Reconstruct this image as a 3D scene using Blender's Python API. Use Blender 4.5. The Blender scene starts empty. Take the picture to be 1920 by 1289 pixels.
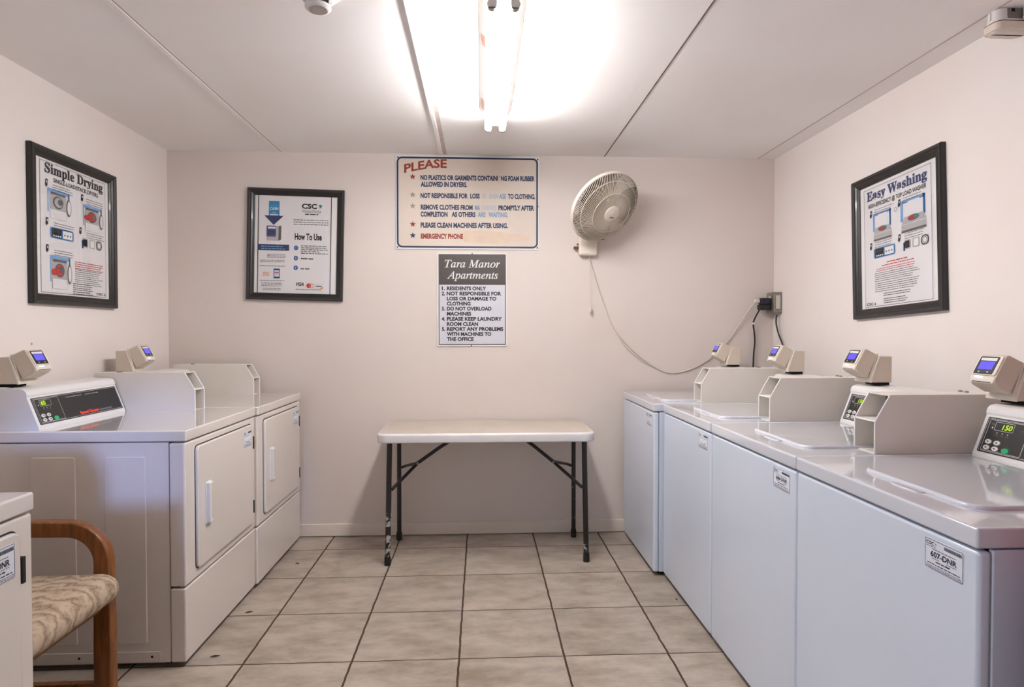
import bpy, bmesh, math, random
from math import sin, cos, pi, radians, atan2, sqrt
from mathutils import Vector, Matrix

random.seed(7)
C = bpy.context.scene.collection
S = bpy.context.scene

# ------------------------------------------------------------------ camera, world, light, exposure
F_PX = 1151.0
cam_d = bpy.data.cameras.new('camera')
cam_d.sensor_fit = 'HORIZONTAL'
cam_d.sensor_width = 36.0
cam_d.lens = 36.0 * F_PX / 1920.0
cam_d.clip_start = 0.02
cam_o = bpy.data.objects.new('camera', cam_d)
C.objects.link(cam_o)
cam_o.location = (0, 0, 1.29)
YAW = math.atan(58 / F_PX)
PIT = math.atan(22 / F_PX)
cam_o.rotation_euler = (pi / 2 - PIT, 0, -YAW)
S.camera = cam_o

S.view_settings.view_transform = 'Standard'
S.view_settings.look = 'None'
S.view_settings.gamma = 1.0
S.view_settings.use_curve_mapping = False
S.view_settings.exposure = 1.17

wd = bpy.data.worlds.new('daylight')
S.world = wd
wd.use_nodes = True
bg = wd.node_tree.nodes['Background']
bg.inputs['Color'].default_value = (0.55, 0.72, 1.0, 1)
bg.inputs['Strength'].default_value = 1.0

# daylight entering through the open doorway in the left wall, behind the camera
DOOR_Y0, DOOR_Y1, DOOR_H = -0.95, 0.10, 2.05
ld = bpy.data.lights.new('doorway_daylight', 'AREA')
ld.shape = 'RECTANGLE'
ld.size = 1.0
ld.size_y = 1.9
ld.energy = 8.2
ld.color = (0.96, 0.92, 0.95)
lo = bpy.data.objects.new('doorway_daylight', ld)
C.objects.link(lo)
lo.location = (-2.25, -0.45, 1.12)
lo.rotation_euler = (radians(90), 0, radians(-90))   # emits towards +X
# added narrow spot that makes the blue light patch on the nearest full dryer's side
sd_ = bpy.data.lights.new('added_patch_spot', 'SPOT')
sd_.energy = 210
sd_.color = (0.29, 0.44, 1.0)
sd_.shadow_soft_size = 0.17
sd_.spot_size = radians(11.5)
sd_.spot_blend = 0.5
so = bpy.data.objects.new('added_patch_spot', sd_)
C.objects.link(so)
so.location = (-0.82, -1.75, 1.92)
so.rotation_euler = (Vector((-1.44, 2.39, 0.74)) - Vector(so.location)).to_track_quat('-Z', 'Y').to_euler()

TUBE_STRENGTH = 46.0
TUBE_COLOR = (0.99, 0.985, 1.0)

XL, XR, YB, YF, CEIL = -1.93, 1.897, 3.90, -1.30, 2.407

# ------------------------------------------------------------------ materials
MATS = {}

def nmat(name):
    m = bpy.data.materials.new(name)
    m.use_nodes = True
    MATS[name] = m
    nt = m.node_tree
    return m, nt, nt.nodes['Principled BSDF']

def lin(c):
    return tuple(((v / 255.0) / 12.92 if v / 255.0 <= 0.04045 else ((v / 255.0 + 0.055) / 1.055) ** 2.4) for v in c)

def simple(name, rgb, rough=0.5, metal=0.0, spec=0.5, coat=0.0, var=0.0, vscale=6.0, bump=0.0, bscale=60.0, emit=None, estr=0.0):
    """rgb is given as sRGB 0-255"""
    m, nt, b = nmat(name)
    col = lin(rgb)
    b.inputs['Base Color'].default_value = (*col, 1)
    b.inputs['Roughness'].default_value = rough
    b.inputs['Metallic'].default_value = metal
    b.inputs['Specular IOR Level'].default_value = spec
    b.inputs['Coat Weight'].default_value = coat
    b.inputs['Coat Roughness'].default_value = 0.05
    if var > 0 or bump > 0:
        tc = nt.nodes.new('ShaderNodeTexCoord')
    if var > 0:
        nz = nt.nodes.new('ShaderNodeTexNoise')
        nz.inputs['Scale'].default_value = vscale
        nz.inputs['Detail'].default_value = 5
        nt.links.new(tc.outputs['Object'], nz.inputs['Vector'])
        rp = nt.nodes.new('ShaderNodeValToRGB')
        rp.color_ramp.elements[0].position = 0.3
        rp.color_ramp.elements[1].position = 0.7
        rp.color_ramp.elements[0].color = (*[v * (1 - var) for v in col], 1)
        rp.color_ramp.elements[1].color = (*[min(1, v * (1 + var)) for v in col], 1)
        nt.links.new(nz.outputs['Fac'], rp.inputs['Fac'])
        nt.links.new(rp.outputs['Color'], b.inputs['Base Color'])
    if bump > 0:
        n2 = nt.nodes.new('ShaderNodeTexNoise')
        n2.inputs['Scale'].default_value = bscale
        n2.inputs['Detail'].default_value = 4
        nt.links.new(tc.outputs['Object'], n2.inputs['Vector'])
        bp = nt.nodes.new('ShaderNodeBump')
        bp.inputs['Strength'].default_value = bump
        bp.inputs['Distance'].default_value = 0.004
        nt.links.new(n2.outputs['Fac'], bp.inputs['Height'])
        nt.links.new(bp.outputs['Normal'], b.inputs['Normal'])
    if emit:
        b.inputs['Emission Color'].default_value = (*lin(emit), 1)
        b.inputs['Emission Strength'].default_value = estr
    return m

def wall_material(name, rgb, speck=True, rough=0.55):
    m, nt, b = nmat(name)
    L = nt.links.new
    col = lin(rgb)
    tc = nt.nodes.new('ShaderNodeTexCoord')
    n1 = nt.nodes.new('ShaderNodeTexNoise'); n1.inputs['Scale'].default_value = 1.3; n1.inputs['Detail'].default_value = 6
    L(tc.outputs['Object'], n1.inputs['Vector'])
    r1 = nt.nodes.new('ShaderNodeValToRGB')
    r1.color_ramp.elements[0].position = 0.32; r1.color_ramp.elements[1].position = 0.68
    r1.color_ramp.elements[0].color = (col[0] * 0.97, col[1] * 0.945, col[2] * 0.925, 1)
    r1.color_ramp.elements[1].color = (*col, 1)
    L(n1.outputs['Fac'], r1.inputs['Fac'])
    out = r1.outputs['Color']
    if speck:
        # small dark scuffs
        vo = nt.nodes.new('ShaderNodeTexVoronoi'); vo.inputs['Scale'].default_value = 3.4
        L(tc.outputs['Object'], vo.inputs['Vector'])
        lt = nt.nodes.new('ShaderNodeMath'); lt.operation = 'LESS_THAN'; lt.inputs[1].default_value = 0.022
        L(vo.outputs['Distance'], lt.inputs[0])
        n3 = nt.nodes.new('ShaderNodeTexNoise'); n3.inputs['Scale'].default_value = 2.1
        L(tc.outputs['Object'], n3.inputs['Vector'])
        gt = nt.nodes.new('ShaderNodeMath'); gt.operation = 'GREATER_THAN'; gt.inputs[1].default_value = 0.52
        L(n3.outputs['Fac'], gt.inputs[0])
        mu = nt.nodes.new('ShaderNodeMath'); mu.operation = 'MULTIPLY'
        L(lt.outputs[0], mu.inputs[0]); L(gt.outputs[0], mu.inputs[1])
        m2 = nt.nodes.new('ShaderNodeMath'); m2.operation = 'MULTIPLY'; m2.inputs[1].default_value = 0.55
        L(mu.outputs[0], m2.inputs[0])
        mx = nt.nodes.new('ShaderNodeMix'); mx.data_type = 'RGBA'
        L(m2.outputs[0], mx.inputs[0]); L(out, mx.inputs[6])
        mx.inputs[7].default_value = (0.10, 0.075, 0.06, 1)
        out = mx.outputs[2]
    L(out, b.inputs['Base Color'])
    b.inputs['Roughness'].default_value = rough
    b.inputs['Specular IOR Level'].default_value = 0.3
    n2 = nt.nodes.new('ShaderNodeTexNoise'); n2.inputs['Scale'].default_value = 9; n2.inputs['Detail'].default_value = 5
    L(tc.outputs['Object'], n2.inputs['Vector'])
    bp = nt.nodes.new('ShaderNodeBump'); bp.inputs['Strength'].default_value = 0.25; bp.inputs['Distance'].default_value = 0.006
    L(n2.outputs['Fac'], bp.inputs['Height']); L(bp.outputs['Normal'], b.inputs['Normal'])
    return m

def tile_material():
    m, nt, b = nmat('floor_tile')
    L = nt.links.new
    T, X0, Y0, G = 0.4178, -0.088, 2.821, 0.0085
    tc = nt.nodes.new('ShaderNodeTexCoord')
    sp = nt.nodes.new('ShaderNodeSeparateXYZ'); L(tc.outputs['Object'], sp.inputs[0])
    def M(op, a, bb=None):
        n = nt.nodes.new('ShaderNodeMath'); n.operation = op
        for i, v in enumerate((a, bb)):
            if v is None: continue
            if isinstance(v, (int, float)): n.inputs[i].default_value = v
            else: L(v, n.inputs[i])
        return n.outputs[0]
    wob = nt.nodes.new('ShaderNodeTexNoise'); wob.inputs['Scale'].default_value = 14; wob.inputs['Detail'].default_value = 3
    L(tc.outputs['Object'], wob.inputs['Vector'])
    w = M('MULTIPLY', M('SUBTRACT', wob.outputs['Fac'], 0.5), 0.008)
    cx = M('DIVIDE', M('SUBTRACT', M('ADD', sp.outputs[0], w), X0), T)
    cy = M('DIVIDE', M('SUBTRACT', M('ADD', sp.outputs[1], w), Y0), T)
    def dist(c):
        f = M('FRACT', c)
        return M('MULTIPLY', M('MINIMUM', f, M('SUBTRACT', 1.0, f)), T)
    d = M('MINIMUM', dist(cx), M('ADD', dist(cy), 0.0012))
    grout = M('LESS_THAN', d, G / 2)
    cell = nt.nodes.new('ShaderNodeCombineXYZ')
    L(M('FLOOR', cx), cell.inputs[0]); L(M('FLOOR', cy), cell.inputs[1])
    wn = nt.nodes.new('ShaderNodeTexWhiteNoise'); wn.noise_dimensions = '3D'
    L(cell.outputs[0], wn.inputs['Vector'])
    # offset the marbling in every tile
    sc = nt.nodes.new('ShaderNodeVectorMath'); sc.operation = 'SCALE'; sc.inputs['Scale'].default_value = 9.0
    L(wn.outputs['Color'], sc.inputs[0])
    av = nt.nodes.new('ShaderNodeVectorMath'); av.operation = 'ADD'
    L(tc.outputs['Object'], av.inputs[0]); L(sc.outputs[0], av.inputs[1])
    mpg = nt.nodes.new('ShaderNodeMapping'); mpg.inputs['Scale'].default_value = (3.2, 6.5, 4)
    L(av.outputs[0], mpg.inputs['Vector'])
    n1 = nt.nodes.new('ShaderNodeTexNoise'); n1.inputs['Scale'].default_value = 1.6; n1.inputs['Detail'].default_value = 9; n1.inputs['Roughness'].default_value = 0.68
    L(mpg.outputs[0], n1.inputs['Vector'])
    r1 = nt.nodes.new('ShaderNodeValToRGB')
    r1.color_ramp.elements[0].position = 0.30; r1.color_ramp.elements[0].color = (*lin((140, 126, 111)), 1)
    r1.color_ramp.elements[1].position = 0.66; r1.color_ramp.elements[1].color = (*lin((186, 174, 161)), 1)
    L(n1.outputs['Fac'], r1.inputs['Fac'])
    v = M('ADD', M('MULTIPLY', wn.outputs['Value'], 0.14), 0.90)
    hs = nt.nodes.new('ShaderNodeHueSaturation'); L(r1.outputs['Color'], hs.inputs['Color']); L(v, hs.inputs['Value'])
    mx = nt.nodes.new('ShaderNodeMix'); mx.data_type = 'RGBA'
    L(grout, mx.inputs[0]); L(hs.outputs[0], mx.inputs[6]); mx.inputs[7].default_value = (*lin((70, 54, 42)), 1)
    L(mx.outputs[2], b.inputs['Base Color'])
    rr = M('ADD', M('MULTIPLY', n1.outputs['Fac'], 0.25), 0.28)
    L(M('MAXIMUM', rr, M('MULTIPLY', grout, 0.9)), b.inputs['Roughness'])
    b.inputs['Specular IOR Level'].default_value = 0.4
    bp = nt.nodes.new('ShaderNodeBump'); bp.inputs['Strength'].default_value = 0.5; bp.inputs['Distance'].default_value = 0.003
    h = M('MULTIPLY', M('MINIMUM', d, 0.008), 125.0)
    L(M('ADD', h, M('MULTIPLY', n1.outputs['Fac'], 0.15)), bp.inputs['Height'])
    L(bp.outputs['Normal'], b.inputs['Normal'])

def wood_material(name, dark, light, scale=(14, 14, 1.6)):
    m, nt, b = nmat(name)
    L = nt.links.new
    tc = nt.nodes.new('ShaderNodeTexCoord')
    mp = nt.nodes.new('ShaderNodeMapping'); mp.inputs['Scale'].default_value = scale
    L(tc.outputs['Object'], mp.inputs['Vector'])
    nz = nt.nodes.new('ShaderNodeTexNoise'); nz.inputs['Scale'].default_value = 5; nz.inputs['Detail'].default_value = 8; nz.inputs['Roughness'].default_value = 0.65
    L(mp.outputs[0], nz.inputs['Vector'])
    r = nt.nodes.new('ShaderNodeValToRGB')
    r.color_ramp.elements[0].position = 0.32; r.color_ramp.elements[0].color = (*lin(dark), 1)
    r.color_ramp.elements[1].position = 0.68; r.color_ramp.elements[1].color = (*lin(light), 1)
    L(nz.outputs['Fac'], r.inputs['Fac']); L(r.outputs['Color'], b.inputs['Base Color'])
    b.inputs['Roughness'].default_value = 0.38
    return m

def fabric_material():
    m, nt, b = nmat('marbled_fabric')
    L = nt.links.new
    tc = nt.nodes.new('ShaderNodeTexCoord')
    wv = nt.nodes.new('ShaderNodeTexWave'); wv.wave_type = 'BANDS'; wv.bands_direction = 'Y'
    wv.inputs['Scale'].default_value = 6.5; wv.inputs['Distortion'].default_value = 17.0
    wv.inputs['Detail'].default_value = 5; wv.inputs['Detail Scale'].default_value = 1.3; wv.inputs['Detail Roughness'].default_value = 0.62
    L(tc.outputs['Object'], wv.inputs['Vector'])
    r = nt.nodes.new('ShaderNodeValToRGB')
    e = r.color_ramp.elements
    e[0].position = 0.0; e[0].color = (*lin((132, 112, 94)), 1)
    e[1].position = 1.0; e[1].color = (*lin((190, 170, 148)), 1)
    k = e.new(0.05); k.color = (*lin((160, 140, 120)), 1)
    k = e.new(0.45); k.color = (*lin((172, 152, 131)), 1)
    L(wv.outputs['Fac'], r.inputs['Fac']); L(r.outputs['Color'], b.inputs['Base Color'])
    b.inputs['Roughness'].default_value = 0.95
    b.inputs['Specular IOR Level'].default_value = 0.15
    n2 = nt.nodes.new('ShaderNodeTexNoise'); n2.inputs['Scale'].default_value = 420
    L(tc.outputs['Object'], n2.inputs['Vector'])
    bp = nt.nodes.new('ShaderNodeBump'); bp.inputs['Strength'].default_value = 0.4; bp.inputs['Distance'].default_value = 0.002
    L(n2.outputs['Fac'], bp.inputs['Height']); L(bp.outputs['Normal'], b.inputs['Normal'])

def chipped_material(name, base, chip, amount, scale):
    """dark paint with pale chips (worn table legs)"""
    m, nt, b = nmat(name)
    L = nt.links.new
    tc = nt.nodes.new('ShaderNodeTexCoord')
    nz = nt.nodes.new('ShaderNodeTexNoise'); nz.inputs['Scale'].default_value = scale; nz.inputs['Detail'].default_value = 4
    L(tc.outputs['Object'], nz.inputs['Vector'])
    r = nt.nodes.new('ShaderNodeValToRGB'); r.color_ramp.interpolation = 'CONSTANT'
    r.color_ramp.elements[0].position = 0.0; r.color_ramp.elements[0].color = (*lin(base), 1)
    r.color_ramp.elements[1].position = amount; r.color_ramp.elements[1].color = (*lin(chip), 1)
    L(nz.outputs['Fac'], r.inputs['Fac']); L(r.outputs['Color'], b.inputs['Base Color'])
    b.inputs['Roughness'].default_value = 0.45

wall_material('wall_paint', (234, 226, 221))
wall_material('wall_paint_dimmed', (220, 210, 203))  # same paint as the side walls, darkened where less light falls
wall_material('ceiling_paint', (248, 245, 244), speck=False, rough=0.7)
wall_material('trim_paint', (226, 216, 205), speck=False)
tile_material()
wood_material('oak_wood', (92, 52, 18), (142, 86, 36))
fabric_material()
simple('enamel', (221, 212, 203), rough=0.22, coat=0.3, var=0.012, vscale=3.0)
simple('joint_dark', (112, 92, 78), rough=0.9, var=0.4, vscale=25)
simple('joint_grey', (186, 168, 156), rough=0.9)
simple('recess_shade_grey', (206, 194, 186), rough=0.8, var=0.10, vscale=40)  # shading of the recess beside the ceiling batten, put into the strip's colour
simple('enamel_cool', (213, 221, 234), rough=0.22, coat=0.3, var=0.012, vscale=3.0)
simple('enamel_cool_top', (212, 214, 222), rough=0.10, coat=1.0)
simple('enamel_top', (221, 213, 205), rough=0.10, coat=1.0)
simple('seam_dark', (28, 26, 26), rough=0.8)
simple('case_metal', (224, 216, 205), rough=0.42, var=0.015)
simple('case_edge', (240, 236, 230), rough=0.4)
simple('case_inside', (120, 114, 108), rough=0.6)
simple('mechanism', (92, 86, 82), rough=0.5, metal=0.5)
simple('console_white', (224, 221, 218), rough=0.35)
simple('reader_beige', (208, 194, 176), rough=0.45)
simple('reader_light', (224, 214, 198), rough=0.42)
simple('panel_black', (34, 32, 31), rough=0.35)
simple('label_white', (226, 228, 238), rough=0.5)
simple('print_white', (225, 225, 222), rough=0.5)
simple('print_black', (16, 16, 20), rough=0.6)
simple('print_grey', (96, 94, 95), rough=0.6)
simple('print_lightgrey', (176, 172, 170), rough=0.6)
simple('print_red', (186, 44, 34), rough=0.6)
simple('print_redtext', (255, 66, 40), rough=0.5)
simple('print_blue', (36, 96, 150), rough=0.6)
simple('print_navy', (38, 56, 98), rough=0.6)
simple('print_cyan', (36, 128, 178), rough=0.6)
simple('print_skyblue', (122, 162, 206), rough=0.6)
simple('print_orange', (224, 140, 96), rough=0.6)
simple('print_purple', (84, 66, 128), rough=0.6)
simple('print_teal', (50, 130, 130), rough=0.6)
simple('button_green', (22, 168, 104), rough=0.35)
simple('button_white', (222, 218, 212), rough=0.35)
simple('screen_purple', (20, 16, 60), rough=0.2, emit=(104, 92, 250), estr=0.5)
simple('screen_glow', (200, 210, 250), rough=0.3, emit=(190, 205, 255), estr=0.38)
simple('display_back', (30, 34, 16), rough=0.3)
simple('display_digits', (120, 160, 20), rough=0.3, emit=(190, 225, 30), estr=0.40)
simple('display_dim', (70, 84, 20), rough=0.3, emit=(120, 130, 30), estr=0.12)
simple('frame_black', (27, 24, 23), rough=0.35, coat=0.1)
simple('frame_charcoal', (50, 46, 44), rough=0.38)
simple('paper_white', (222, 218, 218), rough=0.7)
simple('paper_tint', (196, 206, 226), rough=0.7)
simple('paper_mat', (230, 226, 222), rough=0.7)
simple('sign_cream', (214, 200, 186), rough=0.5, var=0.03, vscale=5)
simple('sign_patch', (216, 194, 172), rough=0.6, var=0.05, vscale=18)
simple('sign_red', (146, 54, 34), rough=0.6)
simple('sign_navy', (26, 48, 84), rough=0.6)
simple('sign_navydark', (22, 40, 74), rough=0.5)
simple('sign_fade', (132, 156, 184), rough=0.6)
simple('sign_fadeout', (186, 190, 196), rough=0.6)
simple('star_faded', (164, 138, 122), rough=0.6)
simple('plaque_brown', (72, 64, 60), rough=0.4)
simple('plaque_white', (206, 205, 212), rough=0.45)
simple('fan_plastic', (228, 218, 204), rough=0.4)
simple('fan_wire', (206, 194, 178), rough=0.4)
simple('fan_dusty_shaded', (84, 70, 56), rough=0.8)  # dusty brown, darkened further to paint in the shade inside the cage
simple('fan_blade', (66, 60, 56), rough=0.6)  # blade colour darkened to stand in for shade inside the cage
simple('fan_knob', (96, 52, 34), rough=0.5)
simple('cord_white', (206, 196, 184), rough=0.5)
simple('cord_black', (26, 22, 20), rough=0.5)
simple('plug_navy', (24, 26, 44), rough=0.45)
simple('galvanised', (150, 144, 134), rough=0.35, metal=0.85, var=0.15, vscale=60)
simple('outlet_plate', (200, 194, 182), rough=0.4)
simple('table_plastic', (190, 178, 164), rough=0.42, var=0.05, vscale=7, bump=0.15, bscale=90)
simple('table_edge', (220, 217, 217), rough=0.4, var=0.015, vscale=14)
simple('leg_black', (30, 25, 22), rough=0.4)
chipped_material('leg_chipped', (30, 25, 22), (176, 172, 166), 0.53, 55)
chipped_material('leg_scratched', (30, 25, 22), (180, 176, 170), 0.62, 30)
simple('rubber_black', (20, 18, 17), rough=0.7)
simple('lamp_metal', (226, 222, 216), rough=0.35)
simple('lamp_shaded', (140, 128, 122), rough=0.6, var=0.06, vscale=20)  # lamp metal with the shade of its sloped sides put into the colour
simple('lamp_rust', (118, 78, 58), rough=0.7, var=0.25, vscale=40)
simple('detector_white', (226, 220, 216), rough=0.45)
simple('detector_grey', (184, 174, 168), rough=0.5)
simple('void_black', (14, 12, 12), rough=0.9)
simple('yellowed_plastic', (220, 204, 190), rough=0.5, var=0.06, vscale=14)
simple('lens_clear', (214, 204, 194), rough=0.2)
simple('shade_door_red', (150, 44, 40), rough=0.45)
simple('shade_door_knob', (170, 160, 140), rough=0.25, metal=0.9)
simple('crumb_brown', (74, 46, 30), rough=0.9)
simple('asphalt', (150, 152, 156), rough=0.9, var=0.1, vscale=5)
simple('tube_glow', (255, 250, 244), rough=0.4)
_t = MATS['tube_glow'].node_tree.nodes['Principled BSDF']
_t.inputs['Emission Color'].default_value = (*TUBE_COLOR, 1)
_t.inputs['Emission Strength'].default_value = TUBE_STRENGTH

def glass_material():
    m, nt, b = nmat('glazing')
    nt.nodes.remove(b)
    o = nt.nodes['Material Output']
    tr = nt.nodes.new('ShaderNodeBsdfTransparent')
    gl = nt.nodes.new('ShaderNodeBsdfGlossy'); gl.inputs['Roughness'].default_value = 0.015
    fr = nt.nodes.new('ShaderNodeFresnel'); fr.inputs['IOR'].default_value = 1.42
    mx = nt.nodes.new('ShaderNodeMixShader')
    ge = nt.nodes.new('ShaderNodeNewGeometry')
    iv = nt.nodes.new('ShaderNodeMath'); iv.operation = 'SUBTRACT'; iv.inputs[0].default_value = 1.0
    mu = nt.nodes.new('ShaderNodeMath'); mu.operation = 'MULTIPLY'
    nt.links.new(ge.outputs['Backfacing'], iv.inputs[1]); nt.links.new(fr.outputs[0], mu.inputs[0]); nt.links.new(iv.outputs[0], mu.inputs[1])
    nt.links.new(mu.outputs[0], mx.inputs[0]); nt.links.new(tr.outputs[0], mx.inputs[1]); nt.links.new(gl.outputs[0], mx.inputs[2])
    nt.links.new(mx.outputs[0], o.inputs['Surface'])
glass_material()

# ------------------------------------------------------------------ mesh helpers
class Fr:
    """flat drawing frame: origin o, right x, up y; n = x cross y points to the viewer"""
    def __init__(s, o, x, y):
        s.o, s.x, s.y = Vector(o), Vector(x).normalized(), Vector(y).normalized()
        s.n = s.x.cross(s.y)
    def p(s, a, b, d=0.0):
        return s.o + s.x * a + s.y * b + s.n * d

class MB:
    def __init__(s):
        s.v, s.f, s.m, s.sm = [], [], [], []
    def add(s, vs, fs, mat, smooth=False):
        k = len(s.v)
        s.v += [tuple(p) for p in vs]
        for f in fs:
            s.f.append([i + k for i in f]); s.m.append(mat); s.sm.append(smooth)
        return s
    def bm(s, b, mat, smooth=False):
        b.verts.index_update()
        s.add([v.co[:] for v in b.verts], [[v.index for v in f.verts] for f in b.faces], mat, smooth)
        b.free()
        return s
    def box(s, x0, x1, y0, y1, z0, z1, mat, bev=0.0, seg=3, M=None):
        b = bmesh.new()
        bmesh.ops.create_cube(b, size=1)
        for v in b.verts:
            v.co = Vector(((x0 + x1) / 2 + v.co.x * (x1 - x0), (y0 + y1) / 2 + v.co.y * (y1 - y0), (z0 + z1) / 2 + v.co.z * (z1 - z0)))
        if bev > 0:
            bmesh.ops.bevel(b, geom=b.edges[:], offset=bev, segments=seg, profile=0.5, affect='EDGES')
        if M is not None: b.transform(M)
        return s.bm(b, mat, bev > 0)
    def prism(s, poly, fn, t0, t1, mat, bev=0.0, seg=2, smooth=False):
        """poly of (a,b) extruded from t0 to t1; fn(a,b,t) -> point"""
        b = bmesh.new()
        n = len(poly)
        A = [b.verts.new(fn(a, c, t0)) for a, c in poly]
        B = [b.verts.new(fn(a, c, t1)) for a, c in poly]
        b.faces.new(A); b.faces.new(B[::-1])
        for i in range(n):
            b.faces.new((A[i], B[i], B[(i + 1) % n], A[(i + 1) % n]))
        bmesh.ops.recalc_face_normals(b, faces=b.faces[:])
        if bev > 0:
            bmesh.ops.bevel(b, geom=b.edges[:], offset=bev, segments=seg, profile=0.5, affect='EDGES')
        return s.bm(b, mat, smooth or bev > 0)
    def loft(s, rings, mat, cap0=True, cap1=True, smooth=True):
        n = len(rings[0])
        vs = [p for r in rings for p in r]
        fs = []
        for k in range(len(rings) - 1):
            for i in range(n):
                j = (i + 1) % n
                fs.append([k * n + i, k * n + j, (k + 1) * n + j, (k + 1) * n + i])
        s.add(vs, fs, mat, smooth)
        if cap0: s.add(rings[0], [list(range(n))[::-1]], mat)
        if cap1: s.add(rings[-1], [list(range(n))], mat)
        return s
    def tube(s, pts, r, mat, n=10, closed=False, r1=None):
        P = [Vector(p) for p in pts]
        rings = []
        up = None
        m = len(P)
        for i in range(m):
            if closed: t = P[(i + 1) % m] - P[i - 1]
            else: t = P[min(i + 1, m - 1)] - P[max(i - 1, 0)]
            t.normalize()
            if up is None:
                up = Vector((0, 0, 1)) if abs(t.z) < 0.9 else Vector((1, 0, 0))
            a = t.cross(up)
            if a.length < 1e-6: a = t.cross(Vector((0, 1, 0)))
            a.normalize(); bb = a.cross(t).normalized(); up = bb
            rr = r if r1 is None else r + (r1 - r) * i / (m - 1)
            rings.append([P[i] + (a * cos(2 * pi * k / n) + bb * sin(2 * pi * k / n)) * rr for k in range(n)])
        if closed: rings.append(rings[0])
        return s.loft(rings, mat, not closed, not closed)
    def lathe(s, prof, o, axis, mat, n=32, cap0=True, cap1=True):
        """prof: (r, h) along axis"""
        ax = Vector(axis).normalized()
        u = ax.orthogonal().normalized(); w = ax.cross(u)
        o = Vector(o)
        rings = [[o + ax * h + (u * cos(2 * pi * k / n) + w * sin(2 * pi * k / n)) * r for k in range(n)] for r, h in prof]
        return s.loft(rings, mat, cap0, cap1)
    # flat drawing
    def poly(s, fr, pts, mat, d=0.0):
        return s.add([fr.p(a, b, d) for a, b in pts], [list(range(len(pts)))], mat)
    def rect(s, fr, a0, b0, a1, b1, mat, d=0.0):
        return s.poly(fr, [(a0, b0), (a1, b0), (a1, b1), (a0, b1)], mat, d)
    def rrect(s, fr, a0, b0, a1, b1, r, mat, d=0.0, n=4):
        return s.poly(fr, rrp(a0, b0, a1, b1, r, n), mat, d)
    def outline(s, fr, pts, w, mat, d=0.0):
        """closed outline of line width w"""
        n = len(pts)
        c = (sum(p[0] for p in pts) / n, sum(p[1] for p in pts) / n)
        ins = []
        for i in range(n):
            p0, p1, p2 = Vector(pts[i - 1]), Vector(pts[i]), Vector(pts[(i + 1) % n])
            e1 = (p1 - p0).normalized(); e2 = (p2 - p1).normalized()
            nn = Vector((-(e1.y + e2.y), e1.x + e2.x))
            if nn.length < 1e-9: nn = Vector((-e1.y, e1.x))
            nn.normalize()
            k = max(0.3, nn.dot(Vector((-e1.y, e1.x))))
            ins.append(p1 + nn * w / k)
        vs = [fr.p(*p, d) for p in pts] + [fr.p(p.x, p.y, d) for p in ins]
        return s.add(vs, [[i, (i + 1) % n, n + (i + 1) % n, n + i] for i in range(n)], mat)
    def ell(s, fr, a, b, ra, rb, mat, d=0.0, n=20):
        return s.poly(fr, [(a + ra * cos(2 * pi * k / n), b + rb * sin(2 * pi * k / n)) for k in range(n)], mat, d)
    def ring(s, fr, a, b, ra, rb, w, mat, d=0.0, n=24):
        return s.outline(fr, [(a + ra * cos(2 * pi * k / n), b + rb * sin(2 * pi * k / n)) for k in range(n)], w, mat, d)
    def star(s, fr, a, b, r, mat, d=0.0):
        pts = []
        for k in range(10):
            q = r if k % 2 == 0 else r * 0.42
            t = pi / 2 + k * pi / 5
            pts.append((a + q * cos(t), b + q * sin(t)))
        vs = [fr.p(a, b, d)] + [fr.p(*p, d) for p in pts]
        return s.add(vs, [[0, 1 + k, 1 + (k + 1) % 10] for k in range(10)], mat)
    def text(s, fr, body, a, b, size, mat, d=0.0, width=None, align='L', bold=0.0, shear=0.0, rise=None):
        """(a,b) = baseline start; size = capital height; width stretches the line; rise(x) lifts letters"""
        vs, fs = text_mesh(body, bold, shear)
        if not vs: return s
        x0 = min(v[0] for v in vs); x1 = max(v[0] for v in vs)
        ky = size / CAP
        kx = ky if width is None else width / (x1 - x0)
        W = (x1 - x0) * kx
        off = {'L': 0, 'C': -W / 2, 'R': -W}[align]
        pts = []
        for x, y in vs:
            px = a + off + (x - x0) * kx
            py = b + y * ky
            if rise: py += rise(px)
            pts.append(fr.p(px, py, d))
        return s.add(pts, fs, mat)
    def greek(s, fr, a, b, width, h, mat, d=0.0):
        """a line of print too small to read: runs of short strokes"""
        x = a
        while x < a + width - h:
            w = min(random.uniform(1.5, 5.0) * h, a + width - x)
            q = h * random.uniform(0.75, 1.0)
            s.rect(fr, x, b, x + w, b + q, mat, d)
            x += w + h * 0.7
        return s
    def build(s, name, parent=None, label=None):
        me = bpy.data.meshes.new(name)
        me.from_pydata(s.v, [], s.f)
        names = []
        for m in s.m:
            if m not in names: names.append(m)
        for m in names: me.materials.append(MATS[m])
        idx = [names.index(m) for m in s.m]
        me.polygons.foreach_set('material_index', idx)
        me.polygons.foreach_set('use_smooth', s.sm)
        me.update()
        if any(s.sm): weighted_normals(me)
        o = bpy.data.objects.new(name, me)
        C.objects.link(o)
        if parent: o.parent = parent
        if label: o['label'] = label
        return o

def weighted_normals(me, lim=0.62):
    """area-weighted corner normals so that flat faces beside small bevels stay flat"""
    P = me.polygons
    N = [p.normal.copy() for p in P]; A = [p.area for p in P]
    vf = [[] for _ in me.vertices]
    for p in P:
        for v in p.vertices: vf[v].append(p.index)
    out = []
    for p in P:
        n0 = N[p.index]
        for v in p.vertices:
            if not p.use_smooth:
                out.append(n0); continue
            acc = Vector((0, 0, 0))
            for q in vf[v]:
                if P[q].use_smooth and N[q].dot(n0) > lim: acc += N[q] * A[q]
            out.append(acc.normalized() if acc.length > 1e-12 else n0)
    me.normals_split_custom_set(out)

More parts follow.
